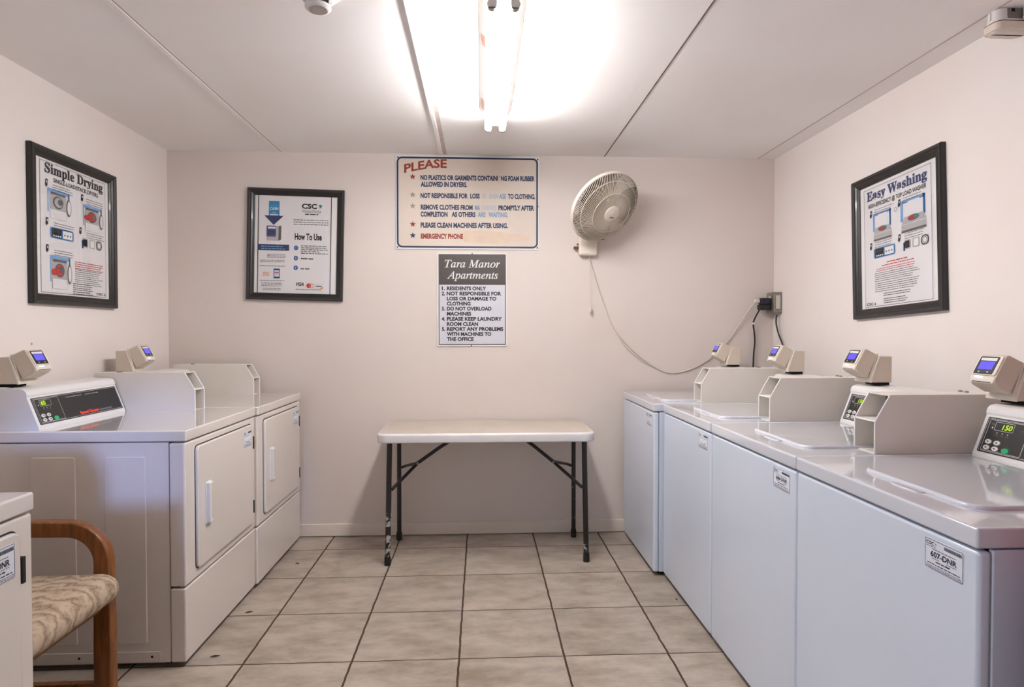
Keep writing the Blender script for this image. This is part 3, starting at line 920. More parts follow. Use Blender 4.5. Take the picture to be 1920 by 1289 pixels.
# ------------------------------------------------------------------ folding table
tb = thing('folding_table', (0.030, 3.615, 0), 'white plastic folding table with dark metal legs against the back wall', 'table')
mb = MB()
frt = Fr((0, 0, 0), (1, 0, 0), (0, 1, 0))
a0, b0, a1, b1, rr = -0.602, -0.275, 0.602, 0.268, 0.065
def rg(i, z): return [frt.p(*q, z) for q in rrp(a0 + i, b0 + i, a1 - i, b1 - i, rr - i, 8)]
mb.loft([rg(0.012, 0.683), rg(0.003, 0.685), rg(0.0, 0.690), rg(0.0, 0.722), rg(0.004, 0.731), rg(0.012, 0.735)], 'table_edge', cap1=False)
mb.loft([rg(0.012, 0.735), rg(0.020, 0.7355)], 'table_plastic', cap0=False)
mb.build('tabletop', tb)
LX = {-1: -0.535, 1: 0.547}
for s in (-1, 1):
    for yy in (-0.205, 0.185):
        xx = LX[s]
        mb = MB()
        splay = 0.012 * s
        def at(z): return (xx + splay * (1 - z / 0.7) * (1 if yy < 0 else 0.2), yy - (0.012 if yy < 0 else -0.012) * (1 - z / 0.7), z)
        front_left = (s < 0 and yy < 0)
        if front_left:
            mb.tube([at(0.05), at(0.15), at(0.17)], 0.0150, 'leg_chipped', n=12)
            mb.tube([at(0.17), at(0.215)], 0.0150, 'leg_black', n=12)
            mb.tube([at(0.215), at(0.29)], 0.0150, 'leg_chipped', n=12)
            mb.tube([at(0.29), at(0.5), at(0.69)], 0.0150, 'leg_black', n=12)
        elif s > 0 and yy > 0:
            mb.tube([at(0.03), at(0.12)], 0.0135, 'leg_black', n=12)
            mb.tube([at(0.12), at(0.36)], 0.0135, 'leg_scratched', n=12)
            mb.tube([at(0.36), at(0.69)], 0.0135, 'leg_black', n=12)
        elif s > 0:
            mb.tube([at(0.05), at(0.10)], 0.0150, 'leg_scratched', n=12)
            mb.tube([at(0.10), at(0.4), at(0.69)], 0.0150, 'leg_black', n=12)
        else:
            mb.tube([at(0.03), at(0.4), at(0.69)], 0.0135, 'leg_black', n=12)
        lg = mb.build('leg', tb, 'front leg with chipped paint' if front_left else None)
        mb = MB(); p = at(0.0)
        mb.lathe([(0.0175, 0), (0.0180, 0.03), (0.0165, 0.05)], (p[0], p[1], 0.0), (0, 0, 1), 'rubber_black', n=14); mb.build('foot_cap', lg)
    # folding brace: one bar from under the top, forked to both legs
    jx = -0.400 if s < 0 else 0.395
    top = (-0.150 if s < 0 else 0.180, -0.01, 0.690)
    J = (jx, -0.01, 0.522)
    mb = MB()
    mb.tube([top, ((top[0] + jx) / 2, -0.01, 0.610), J], 0.0105, 'leg_black', n=8)
    mb.box(-0.006, 0.006, -0.018, 0.018, -0.035, 0.035, 'leg_black', bev=0.002, M=Matrix.Translation(Vector(J)) @ Matrix.Rotation(-s * radians(57), 4, 'Y'))
    mb.tube([J, (LX[s] - s * 0.01, -0.198, 0.415)], 0.0095, 'leg_black', n=8)
    mb.tube([J, (LX[s] - s * 0.05, 0.16, 0.470), (LX[s] - s * 0.008, 0.182, 0.452)], 0.0085, 'leg_black', n=8)
    mb.tube([(J[0], -0.035, J[2]), (J[0], 0.015, J[2])], 0.007, 'galvanised', n=8)
    mb.build('brace', tb)

# ------------------------------------------------------------------ signs on the back wall
# enamel rules sign
sx0, sx1, sz0, sz1 = -0.527, 0.363, 1.815, 2.392
sg = thing('rules_sign', (sx0, YB - 0.001, sz0), 'large worn cream sign with red PLEASE heading and laundry rules, above the apartment plaque', 'sign')
W, H = sx1 - sx0, sz1 - sz0
fr = Fr((0, 0, 0), (1, 0, 0), (0, 0, 1))
mb = MB(); slab(mb, fr, -0.008, -0.006, W + 0.006, H + 0.006, 0.012, 0.0, 0.004, 'print_white', e=0.001); mb.build('sign_plate', sg)
mb = MB(); d = 0.0046
mb.rrect(fr, 0.012, 0.010, W - 0.010, H - 0.012, 0.03, 'sign_cream', d)
mb.outline(fr, rrp(0.000, 0.004, W - 0.002, H - 0.004, 0.034, 6), 0.011, 'sign_navydark', d + 0.0003)
def sy(p): return H - (p - 88) / (1212 - 88) * H          # rows and columns of the lettering on the plate
def sxx(p): return (p - 95) / (1792 - 95) * W
d2 = d + 0.0008
x_a = sxx(185); x_b = sxx(692)
mb.text(fr, 'PLEASE', x_a, sy(292), 0.050, 'sign_red', d2, width=x_b - x_a, bold=0.03, rise=lambda x: 0.040 * sin(min(1, (x - x_a) / (x_b - x_a)) * pi / 2 * 0.95) - 0.014 * max(0, (x - x_a) / (x_b - x_a) - 0.6))
ly = (sy(375), sy(457), sy(595), sy(736), sy(822), sy(955), sy(1090))
hh = 0.0280
def ln(body, i, p0, p1, m='sign_navy'):
    mb.text(fr, body, sxx(p0), ly[i] , hh, m, d2, width=sxx(p1) - sxx(p0), bold=0.048)
ln('NO PLASTICS OR GARMENTS CONTAINI', 0, 378, 1305); ln("'", 0, 1318, 1328, 'sign_fade'); ln('NG FOAM RUBBER', 0, 1342, 1748)
ln('ALLOWED IN DRYERS.', 1, 380, 935)
ln('NOT RESPONSIBLE FOR', 2, 378, 942); ln('LOSS', 2, 972, 1085); ln('OR', 2, 1110, 1165, 'sign_fadeout'); ln('DAM', 2, 1200, 1310, 'sign_fadeout'); ln('AGE', 2, 1320, 1400, 'sign_fade'); ln('TO CLOTHING.', 2, 1425, 1755)
ln('REMOVE CLOTHES FROM', 3, 380, 1000); ln('MA', 3, 1025, 1090, 'sign_fade'); ln('CHINES', 3, 1100, 1285, 'sign_fadeout'); ln('PROMPTLY AFTER', 3, 1310, 1742)
ln('COMPLETION', 4, 378, 700); ln('AS OTHERS', 4, 748, 1035); ln('ARE', 4, 1062, 1155, 'sign_fade'); ln('WAITING.', 4, 1190, 1425, 'sign_fade')
ln('PLEASE CLEAN MACHINES AFTER USING.', 5, 378, 1425)
ln('EMERGENCY PHONE', 6, 380, 885, 'sign_red')
for p, m in ((340, 'sign_red'), (560, 'star_faded'), (697, 'star_faded'), (918, 'sign_red'), (1055, 'sign_navydark')):
    mb.star(fr, sxx(285), sy(p), 0.0205, m, d2)
mb.build('printed_face', sg)
mb = MB(); mb.poly(fr, [(sxx(890), sy(1000)), (sxx(1160), sy(990)), (sxx(1680), sy(1045)), (sxx(1690), sy(1100)), (sxx(1300), sy(1150)), (sxx(900), sy(1130))], 'sign_patch', d2)
mb.build('paint_patch', sg, 'pale orange patch painted over the phone number')
for a, b in ((0.008, H - 0.008), (0.005, 0.008), (W - 0.006, 0.008), (W - 0.004, H - 0.012), (W - 0.003, 0.27)):
    mb = MB(); mb.lathe([(0.005, 0.0), (0.004, 0.004), (0.0, 0.005)], fr.p(a, b, 0.004), (0, -1, 0), 'leg_black', n=10, cap1=False); mb.build('screw', sg)

# apartment plaque
px0, px1, pz0, pz1 = -0.277, 0.165, 1.197, 1.790
pq = thing('apartment_plaque', (px0, YB - 0.001, pz0), 'brown and white plaque listing five numbered rules under apartment name, below the large sign', 'sign')
W, H = px1 - px0, pz1 - pz0
mb = MB(); slab(mb, fr, 0, 0, W, H, 0.006, 0.0, 0.005, 'paper_mat', e=0.001); mb.build('backing_board', pq)
mb = MB(); d = 0.0055
mb.rect(fr, 0.010, 0.010, W - 0.008, H - 0.010, 'plaque_brown', d)
mb.rect(fr, 0.015, 0.016, W - 0.013, H * 0.657, 'plaque_white', d + 0.0004)
d2 = d + 0.001
mb.text(fr, '\U0001D447\U0001D44E\U0001D45F\U0001D44E \U0001D440\U0001D44E\U0001D45B\U0001D45C\U0001D45F', W * 0.505, H * 0.842, 0.046, 'print_white', d2, width=W * 0.79, align='C', bold=0.008)
mb.text(fr, '\U0001D434\U0001D45D\U0001D44E\U0001D45F\U0001D461\U0001D45A\U0001D452\U0001D45B\U0001D461\U0001D460', W * 0.505, H * 0.722, 0.046, 'print_white', d2, width=W * 0.73, align='C', bold=0.008)
def py(p): return H - (p - 90) / (1228 - 90) * H
def pxx(p): return (p - 118) / (975 - 118) * W
for body, row, p0, p1 in (('1.', 545, 176, 216), ('RESIDENTS ONLY', 545, 238, 718), ('2.', 607, 174, 216), ('NOT RESPONSIBLE FOR', 607, 236, 903), ('LOSS OR DAMAGE TO', 668, 238, 843),
                          ('CLOTHING', 729, 238, 527), ('3.', 790, 174, 214), ('DO NOT OVERLOAD', 790, 238, 783), ('MACHINES', 851, 238, 535), ('4.', 914, 174, 216),
                          ('PLEASE KEEP LAUNDRY', 914, 238, 912), ('ROOM CLEAN', 976, 238, 618), ('5.', 1036, 176, 216), ('REPORT ANY PROBLEMS', 1036, 238, 928),
                          ('WITH MACHINES TO', 1098, 238, 780), ('THE OFFICE', 1160, 238, 565)):
    mb.text(fr, body, pxx(p0), py(row), 0.0215, 'print_black', d2, width=pxx(p1) - pxx(p0), bold=0.042)
mb.build('printed_face', pq)
for a, b in ((0.5 * W, H - 0.006), (0.49 * W, 0.006)):
    mb = MB(); mb.lathe([(0.004, 0.0), (0.003, 0.003), (0.0, 0.004)], fr.p(a, b, 0.005), (0, -1, 0), 'leg_black', n=10, cap1=False); mb.build('nail', pq)

# ------------------------------------------------------------------ framed posters
def framed(name, loc, w, h, rz, tilt, label, fw=0.046):
    """loc = centre on the wall; returns thing, drawing frame over the sheet, sheet size"""
    t = thing(name, loc, label, 'framed poster', 'framed posters on the laundry walls', rz=rz, ry=tilt)
    fr = Fr((-w / 2, 0, -h / 2), (1, 0, 0), (0, 0, 1))
    mb = MB()
    # moulded frame: mitred profile swept round the rectangle
    prof = [(0.0, 0.0), (0.0, 0.020), (0.004, 0.025), (0.013, 0.025), (0.018, 0.019), (0.026, 0.019), (0.034, 0.014), (fw - 0.006, 0.014), (fw, 0.008), (fw, 0.0)]
    rings = []
    for ins, dd in prof:
        rings.append([fr.p(a, b, dd) for a, b in ((ins, ins), (w - ins, ins), (w - ins, h - ins), (ins, h - ins))])
    for k in range(len(rings) - 1):
        vs = rings[k] + rings[k + 1]
        m = 'frame_charcoal' if k in (2, 3) else 'frame_black'
        mb.add(vs, [[i, (i + 1) % 4, 4 + (i + 1) % 4, 4 + i] for i in range(4)], m)
    mb.build('frame', t)
    mb = MB(); slab(mb, fr, fw - 0.008, fw - 0.008, w - fw + 0.008, h - fw + 0.008, 0.001, 0.0, 0.003, 'paper_mat', e=0.0004, n=1)
    mb.build('mount', t)
    frs = Fr(fr.p(fw, fw), (1, 0, 0), (0, 0, 1))
    mb = MB(); mb.box(fw - 0.006 - w / 2, w / 2 - fw + 0.006, -0.0088, -0.0066, fw - 0.006 - h / 2, h / 2 - fw + 0.006, 'glazing'); mb.build('glass', t)
    return t, frs, w - 2 * fw, h - 2 * fw

GD = 0.0036      # depth of the drawn sheet over the mount
def arrow_mark(mb, fr, a, b, s, lean=-0.25):
    """black step tag: block with a pointed foot and a white numeral spot"""
    def q(u, v): return (a + s * (u + lean * v * -1), b + s * v * 2.2)
    mb.poly(fr, [q(-0.5, 0.25), q(0.5, 0.25), q(0.5, 1.0), q(-0.5, 1.0)], 'print_black', GD + 0.0012)
    mb.poly(fr, [q(-0.7, 0.25), q(0.0, -0.1), q(0.7, 0.25)], 'print_black', GD + 0.0012)
    mb.rect(fr, a - s * 0.12 + s * 0.15, b + s * 1.1, a + s * 0.22 + s * 0.15, b + s * 1.75, 'print_white', GD + 0.0016)

def poster_base(t, fr, W, H, tinted=False):
    mb = MB()
    mb.rect(fr, W * 0.055, H * 0.012, W * 0.955, H * 0.985, 'paper_white', GD)
    return mb

def dryer_art(mb, fr, a, b, w, h, red):
    D = GD + 0.0008
    k = 0.0004
    mb.poly(fr, [(a - 0.10 * w, b + 0.20 * h), (a - 0.04 * w, b + 0.20 * h), (a - 0.04 * w, b + 0.86 * h), (a + 0.95 * w, b + 0.86 * h), (a + 0.95 * w, b + 0.98 * h), (a - 0.10 * w, b + 0.98 * h)], 'print_skyblue', D)
    mb.rect(fr, a + 0.95 * w, b + 0.55 * h, a + 1.03 * w, b + 0.98 * h, 'print_blue', D)
    mb.rect(fr, a, b, a + 0.85 * w, b + 0.88 * h, 'print_lightgrey', D + k)
    mb.rect(fr, a + 0.02 * w, b + 0.01 * h, a + 0.83 * w, b + 0.30 * h, 'paper_white', D + 2 * k)
    mb.rect(fr, a + 0.05 * w, b + 0.80 * h, a + 0.80 * w, b + 0.88 * h, 'print_grey', D + 2 * k)
    mb.ell(fr, a + 0.42 * w, b + 0.56 * h, 0.27 * w, 0.21 * h, 'print_grey', D + 2 * k)
    mb.ell(fr, a + 0.44 * w, b + 0.56 * h, 0.21 * w, 0.165 * h, 'print_red' if red else 'print_lightgrey', D + 3 * k)
    mb.ell(fr, a + 0.52 * w, b + 0.58 * h, 0.12 * w, 0.10 * h, 'print_grey', D + 4 * k)
    mb.ell(fr, a + 0.98 * w, b + 0.48 * h, 0.13 * w, 0.30 * h, 'print_grey', D + 2 * k)
    mb.ell(fr, a + 0.99 * w, b + 0.48 * h, 0.09 * w, 0.24 * h, 'paper_white', D + 3 * k)
    if red: mb.ell(fr, a + 0.12 * w, b + 0.50 * h, 0.17 * w, 0.10 * h, 'print_red', D + 5 * k)

def keypad_art(mb, fr, a, b, w, h):
    D = GD + 0.0008
    mb.rrect(fr, a, b, a + w, b + h, h * 0.2, 'print_skyblue', D)
    mb.rrect(fr, a + 0.03 * w, b + 0.06 * h, a + 0.97 * w, b + 0.94 * h, h * 0.18, 'print_blue', D + 0.0003)
    mb.rect(fr, a + 0.08 * w, b + 0.12 * h, a + 0.46 * w, b + 0.88 * h, 'print_black', D + 0.0006)
    mb.rect(fr, a + 0.14 * w, b + 0.55 * h, a + 0.40 * w, b + 0.75 * h, 'display_back', D + 0.0009)
    for k in range(4): mb.rect(fr, a + (0.12 + 0.09 * k) * w, b + 0.18 * h, a + (0.18 + 0.09 * k) * w, b + 0.30 * h, 'print_white', D + 0.0009)
    mb.rect(fr, a + 0.52 * w, b + 0.15 * h, a + 0.93 * w, b + 0.85 * h, 'print_white', D + 0.0006)
    for k in range(3): mb.ell(fr, a + (0.60 + 0.12 * k) * w, b + 0.45 * h, 0.03 * w, 0.09 * h, 'print_grey', D + 0.0009, n=10)

def card_art(mb, fr, a, b, w, h):
    D = GD + 0.0008
    for k in range(3):
        mb.rrect(fr, a + 0.34 * k * w, b + 0.1 * h, a + (0.34 * k + 0.28) * w, b + 0.9 * h, 0.15 * h, 'print_lightgrey', D)
        mb.rrect(fr, a + (0.34 * k + 0.05) * w, b + 0.2 * h, a + (0.34 * k + 0.23) * w, b + 0.8 * h, 0.1 * h, 'print_white' if k else 'print_black', D + 0.0004)
    mb.rect(fr, a - 0.03 * w, b, a + 0.05 * w, b + 0.7 * h, 'print_blue', D)
    mb.ring(fr, a + 0.82 * w, b + 0.5 * h, 0.15 * w, 0.40 * h, 0.03 * w, 'print_black', D + 0.0008)
    mb.ring(fr, a + 0.82 * w, b + 0.5 * h, 0.09 * w, 0.25 * h, 0.02 * w, 'print_grey', D + 0.0008)

def slanted_lines(mb, fr, a, b, w, n, gap, h, mat):
    for k in range(n):
        mb.greek(fr, a, b - gap * k, w * random.uniform(0.8, 1.0), h, mat, GD + 0.0008)

SB = {}
def mathbold(sx):
    """serif bold letters"""
    out = ''
    for c in sx:
        if 'A' <= c <= 'Z': out += chr(0x1D400 + ord(c) - 65)
        elif 'a' <= c <= 'z': out += chr(0x1D41A + ord(c) - 97)
        else: out += c
    return out

# left wall: drying poster
t, fs, W, H = framed('framed_poster', (XL + 0.001, 3.026, 1.757), 0.612, 0.690, LEFT, 0.0, 'black-framed Simple Drying poster high on the left wall above the dryers')
mb = poster_base(t, fs, W, H)
mb.outline(fs, [(W * 0.055, H * 0.012), (W * 0.955, H * 0.012), (W * 0.955, H * 0.985), (W * 0.055, H * 0.985)], 0.0018, 'print_black', GD + 0.0006)
mb.text(fs, mathbold('Simple Drying'), W * 0.115, H * 0.905, 0.042, 'print_black', GD + 0.001, width=W * 0.80, bold=0.022)
mb.text(fs, 'SINGLE-LOAD/STACK DRYERS', W * 0.22, H * 0.848, 0.018, 'print_black', GD + 0.001, width=W * 0.62, bold=0.02)
dryer_art(mb, fs, W * 0.17, H * 0.575, W * 0.25, H * 0.225, False)
dryer_art(mb, fs, W * 0.64, H * 0.545, W * 0.25, H * 0.215, True)
keypad_art(mb, fs, W * 0.17, H * 0.425, W * 0.31, H * 0.085)
card_art(mb, fs, W * 0.60, H * 0.395, W * 0.30, H * 0.095)
dryer_art(mb, fs, W * 0.19, H * 0.045, W * 0.23, H * 0.255, True)
for a, b in ((0.13, 0.80), (0.60, 0.775), (0.13, 0.515), (0.57, 0.505), (0.13, 0.315)): arrow_mark(mb, fs, W * a, H * b, 0.015)
for a, b in ((0.21, 0.845), (0.66, 0.82), (0.22, 0.56), (0.66, 0.545), (0.22, 0.355)): slanted_lines(mb, fs, W * a, H * (b - 0.02), W * 0.28, 3, 0.011, 0.0034, 'print_grey')
slanted_lines(mb, fs, W * 0.49, H * 0.272, W * 0.44, 4, 0.010, 0.0042, 'print_red')
slanted_lines(mb, fs, W * 0.49, H * 0.21, W * 0.42, 8, 0.0095, 0.0036, 'print_grey')
slanted_lines(mb, fs, W * 0.46, H * 0.098, W * 0.28, 3, 0.010, 0.0038, 'print_black')
slanted_lines(mb, fs, W * 0.46, H * 0.05, W * 0.30, 3, 0.010, 0.0038, 'print_black')
mb.text(fs, 'CSC', W * 0.80, H * 0.027, 0.011, 'print_black', GD + 0.001, width=W * 0.10, bold=0.03)
mb.ell(fs, W * 0.93, H * 0.033, 0.005, 0.007, 'print_teal', GD + 0.001)
mb.build('printed_sheet', t)

# right wall: washing poster
t, fs, W, H = framed('framed_poster', (XR - 0.001, 2.718, 1.709), 0.607, 0.690, RIGHT, -radians(2.5), 'black-framed Easy Washing poster hanging crooked on the right wall above the washers')
mb = poster_base(t, fs, W, H)
mb.outline(fs, [(W * 0.055, H * 0.012), (W * 0.935, H * 0.012), (W * 0.935, H * 0.975), (W * 0.055, H * 0.975)], 0.0018, 'print_black', GD + 0.0006)
mb.text(fs, mathbold('Easy Washing'), W * 0.10, H * 0.878, 0.043, 'print_navy', GD + 0.001, width=W * 0.79, bold=0.024)
mb.text(fs, 'HIGH-EFFICIENCY @ TOP LOAD WASHER', W * 0.12, H * 0.815, 0.019, 'print_black', GD + 0.001, width=W * 0.76, bold=0.02)
def washer_art(mb, fr, a, b, w, h):
    D = GD + 0.0008; k = 0.0003
    mb.rect(fr, a - 0.06 * w, b + 0.35 * h, a + 0.05 * w, b + 1.0 * h, 'print_skyblue', D)
    mb.rect(fr, a + 0.02 * w, b + 0.9 * h, a + 0.92 * w, b + 1.0 * h, 'print_skyblue', D)
    mb.rect(fr, a + 0.86 * w, b + 0.42 * h, a + 0.95 * w, b + 1.0 * h, 'print_blue', D)
    mb.rect(fr, a + 0.25 * w, b + 0.42 * h, a + 0.72 * w, b + 0.93 * h, 'paper_white', D + k)
    mb.poly(fr, [(a - 0.02 * w, b + 0.26 * h), (a + 0.98 * w, b + 0.26 * h), (a + 0.88 * w, b + 0.48 * h), (a + 0.10 * w, b + 0.48 * h)], 'print_lightgrey', D + 2 * k)
    mb.ell(fr, a + 0.48 * w, b + 0.40 * h, 0.24 * w, 0.09 * h, 'print_grey', D + 3 * k)
    mb.ell(fr, a + 0.46 * w, b + 0.41 * h, 0.17 * w, 0.06 * h, 'print_red', D + 4 * k)
    mb.ell(fr, a + 0.60 * w, b + 0.42 * h, 0.10 * w, 0.05 * h, 'print_teal', D + 5 * k)
    mb.rect(fr, a - 0.02 * w, b, a + 0.98 * w, b + 0.24 * h, 'print_lightgrey', D + 2 * k)
    mb.rect(fr, a - 0.02 * w, b + 0.0 * h, a + 0.98 * w, b + 0.07 * h, 'print_grey', D + 3 * k)
washer_art(mb, fs, W * 0.20, H * 0.535, W * 0.25, H * 0.225)
washer_art(mb, fs, W * 0.58, H * 0.535, W * 0.30, H * 0.245)
mb.ring(fs, W * 0.50, H * 0.735, 0.010, 0.010, 0.002, 'print_black', GD + 0.001)
keypad_art(mb, fs, W * 0.19, H * 0.395, W * 0.30, H * 0.085)
card_art(mb, fs, W * 0.60, H * 0.40, W * 0.31, H * 0.09)
for a, b in ((0.155, 0.735), (0.545, 0.745), (0.15, 0.475), (0.54, 0.48)): arrow_mark(mb, fs, W * a, H * b, 0.015)
for a, b in ((0.21, 0.79), (0.60, 0.80), (0.21, 0.525), (0.61, 0.53)): slanted_lines(mb, fs, W * a, H * (b - 0.005), W * 0.27, 3, 0.011, 0.0034, 'print_grey')
mb.greek(fs, W * 0.37, H * 0.345, W * 0.27, 0.0055, 'print_red', GD + 0.0008)
mb.greek(fs, W * 0.30, H * 0.325, W * 0.42, 0.0050, 'print_red', GD + 0.0008)
slanted_lines(mb, fs, W * 0.22, H * 0.305, W * 0.60, 2, 0.0095, 0.0036, 'print_red')
slanted_lines(mb, fs, W * 0.20, H * 0.272, W * 0.60, 5, 0.0095, 0.0036, 'print_grey')
slanted_lines(mb, fs, W * 0.20, H * 0.190, W * 0.60, 5, 0.0095, 0.0036, 'print_grey')
slanted_lines(mb, fs, W * 0.32, H * 0.105, W * 0.36, 2, 0.0095, 0.0036, 'print_black')
slanted_lines(mb, fs, W * 0.32, H * 0.062, W * 0.36, 3, 0.0095, 0.0036, 'print_black')
mb.text(fs, 'CSC', W * 0.075, H * 0.026, 0.012, 'print_black', GD + 0.001, width=W * 0.10, bold=0.03)
mb.ell(fs, W * 0.20, H * 0.033, 0.005, 0.007, 'print_teal', GD + 0.001)
mb.build('printed_sheet', t)

# back wall: payment instructions
t, fs, W, H = framed('framed_poster', (-1.151, YB - 0.001, 1.831), 0.590, 0.690, BACK, radians(1.3), 'black-framed How To Use poster on the back wall, left of the large sign', fw=0.043)
D = GD + 0.0008
mb = MB()
mb.rect(fs, W * 0.04, 0.004, W * 0.92, H - 0.004, 'paper_white', GD)
for q in (0.042, 0.925): mb.rect(fs, W * q - 0.0025, 0.0, W * q + 0.0025, H, 'print_black', D)
def wy(p): return H - (p - 140) / (1135 - 140) * H
def wx(p): return (p - 145) / (980 - 145) * W
mb.rect(fs, wx(280), wy(350), wx(395), wy(190), 'print_white', D - 0.0002)
mb.rect(fs, wx(284), wy(350), wx(392), wy(195), 'print_cyan', D)
mb.poly(fs, [(wx(240), wy(345)), (wx(335), wy(440)), (wx(435), wy(345))], 'print_navy', D + 0.0003)
mb.text(fs, 'CASH', wx(338), wy(287), 0.017, 'print_white', D + 0.0006, width=wx(380) - wx(296), align='C', bold=0.02)
mb.greek(fs, wx(302), wy(248), wx(380) - wx(302), 0.004, 'print_skyblue', D + 0.0006)
mb.rect(fs, wx(320), wy(320), wx(356), wy(310), 'print_skyblue', D + 0.0006)
mb.rect(fs, wx(296), wy(342), wx(380), wy(330), 'print_white', D + 0.0006)
mb.rect(fs, wx(266), wy(600), wx(385), wy(450), 'print_lightgrey', D)
mb.poly(fs, [(wx(385), wy(600)), (wx(412), wy(590)), (wx(414), wy(445)), (wx(385), wy(450))], 'print_grey', D)
mb.rrect(fs, wx(264), wy(560), wx(360), wy(448), 0.006, 'print_purple', D + 0.0004)
mb.rect(fs, wx(275), wy(540), wx(350), wy(490), 'screen_purple' if False else 'print_navy', D + 0.0008)
mb.rect(fs, wx(278), wy(478), wx(356), wy(460), 'print_white', D + 0.0008)
mb.rect(fs, wx(178), wy(700), wx(495), wy(638), 'print_navy', D)
mb.greek(fs, wx(215), wy(665), wx(440) - wx(215), 0.006, 'print_skyblue', D + 0.0004)
mb.greek(fs, wx(215), wy(688), wx(455) - wx(215), 0.006, 'print_skyblue', D + 0.0004)
for p0, p1, r0, n in ((275, 465, 745, 3), (205, 450, 805, 2), (190, 460, 862, 1), (205, 450, 1012, 1), (220, 430, 1038, 3), (235, 415, 1092, 2)):
    for k in range(n): mb.greek(fs, wx(p0), wy(r0 + 14 * k), wx(p1) - wx(p0), 0.0042, 'print_grey', D)
mb.rect(fs, wx(342), wy(985), wx(405), wy(885), 'print_navy', D); mb.rect(fs, wx(349), wy(968), wx(398), wy(902), 'paper_tint', D + 0.0004)
mb.rect(fs, wx(352), wy(932), wx(394), wy(922), 'print_red', D + 0.0006)
mb.greek(fs, wx(232), wy(932), wx(300) - wx(232), 0.006, 'print_orange', D); mb.greek(fs, wx(235), wy(948), wx(295) - wx(235), 0.006, 'print_orange', D); mb.greek(fs, wx(228), wy(962), wx(305) - wx(228), 0.004, 'print_orange', D)
mb.text(fs, 'CSC', wx(618), wy(262), 0.028, 'print_black', D, width=wx(772) - wx(618), bold=0.04)
mb.poly(fs, [(wx(785), wy(225)), (wx(820), wy(220)), (wx(822), wy(240)), (wx(800), wy(262)), (wx(796), wy(240))], 'print_teal', D)
mb.text(fs, 'ServiceWorks', wx(622), wy(300), 0.016, 'print_grey', D, width=wx(812) - wx(622))
mb.rect(fs, wx(650), wy(306), wx(812), wy(303), 'print_black', D)
mb.greek(fs, wx(650), wy(328), wx(785) - wx(650), 0.008, 'print_black', D)
for k in range(3): mb.greek(fs, wx(535), wy(385 + 22 * k), wx(890) - wx(535), 0.005, 'print_grey', D)
mb.text(fs, 'How To Use', wx(550), wy(583), 0.038, 'print_black', D, width=wx(825) - wx(550), bold=0.035)
for n_, r0 in (('1', 668), ('2', 773), ('3', 872)):
    mb.ell(fs, wx(565), wy(r0), 0.0135, 0.0145, 'print_blue', D)
    mb.text(fs, n_, wx(565), wy(r0 + 8), 0.011, 'print_white', D + 0.0004, align='C', bold=0.02)
for k in range(5): mb.greek(fs, wx(615), wy(650 + 19 * k), (wx(890) - wx(615)) * (0.68 if k == 3 else 1), 0.0058, 'print_grey', D)
mb.greek(fs, wx(615), wy(783), wx(742) - wx(615), 0.0085, 'print_grey', D)
mb.greek(fs, wx(615), wy(886), wx(705) - wx(615), 0.0085, 'print_grey', D)
mb.text(fs, 'VISA', wx(570), wy(1055), 0.020, 'print_black', D, width=wx(650) - wx(570), shear=0.25, bold=0.03)
mb.ell(fs, wx(700), wy(1052), 0.0145, 0.0145, 'print_red', D); mb.ring(fs, wx(728), wy(1052), 0.0145, 0.0145, 0.004, 'print_orange', D + 0.0004)
mb.outline(fs, [(wx(770), wy(1080)), (wx(845), wy(1080)), (wx(845), wy(1035)), (wx(770), wy(1035))], 0.0012, 'print_lightgrey', D)
mb.greek(fs, wx(775), wy(1060), wx(835) - wx(775), 0.007, 'print_black', D + 0.0003)
mb.poly(fs, [(wx(800), wy(1080)), (wx(845), wy(1080)), (wx(845), wy(1060))], 'print_orange', D + 0.0002)
mb.greek(fs, wx(568), wy(1095), wx(830) - wx(568), 0.004, 'print_grey', D)
mb.build('printed_sheet', t)

# ------------------------------------------------------------------ wall fan
fan = thing('wall_fan', (0.678, YB - 0.001, 1.86), 'cream wall fan with round wire guard, mounted right of the large sign', 'fan')
fc = Vector((0.742 - 0.678, 3.665 - YB, 2.036 - 1.86))            # centre of the cage in the fan's own space
ax = Vector((0.374, -0.70, -0.60)).normalized()                      # facing out, down and to the right
ux = ax.orthogonal(); ux = Vector((0, 0, 1)).cross(ax).normalized(); uy = ax.cross(ux).normalized()
R = 0.224
def fp(r, t, h): return fc + ux * (r * cos(t)) + uy * (r * sin(t)) + ax * h
# base on the wall
mb = MB(); mb.box(-0.060, 0.056, -0.050, 0.0, -0.088, 0.045, 'fan_plastic', bev=0.014, seg=4); mb.build('wall_bracket', fan)
mb = MB()
mb.tube([(-0.01, -0.030, 0.03), (0.0, -0.06, 0.08), (0.03, -0.09, 0.14), tuple(fc - ax * 0.085)], 0.026, 'fan_plastic', n=14)
mb.build('neck', fan)
mb = MB(); mb.lathe([(0.0, -0.165), (0.038, -0.160), (0.058, -0.14), (0.064, -0.10), (0.060, -0.055), (0.03, -0.048)], fc, ax, 'fan_plastic', n=28, cap0=False); mb.build('motor_housing', fan)
mb = MB(); mb.box(-0.092, -0.060, -0.034, -0.016, -0.046, -0.030, 'fan_knob', bev=0.004); mb.box(-0.072, -0.060, -0.034, -0.016, -0.020, -0.012, 'fan_knob', bev=0.002); mb.build('switch_knob', fan, 'brown switch tab')
mb = MB()
mb.tube([(0.012, -0.03, -0.086), (0.014, -0.03, -0.25), (0.015, -0.03, -0.40)], 0.0014, 'cord_white', n=6)
mb.lathe([(0.002, 0.0), (0.007, -0.015), (0.008, -0.04), (0.0, -0.05)], (0.015, -0.03, -0.40), (0, 0, 1), 'fan_plastic', n=10)
mb.build('pull_cord', fan)
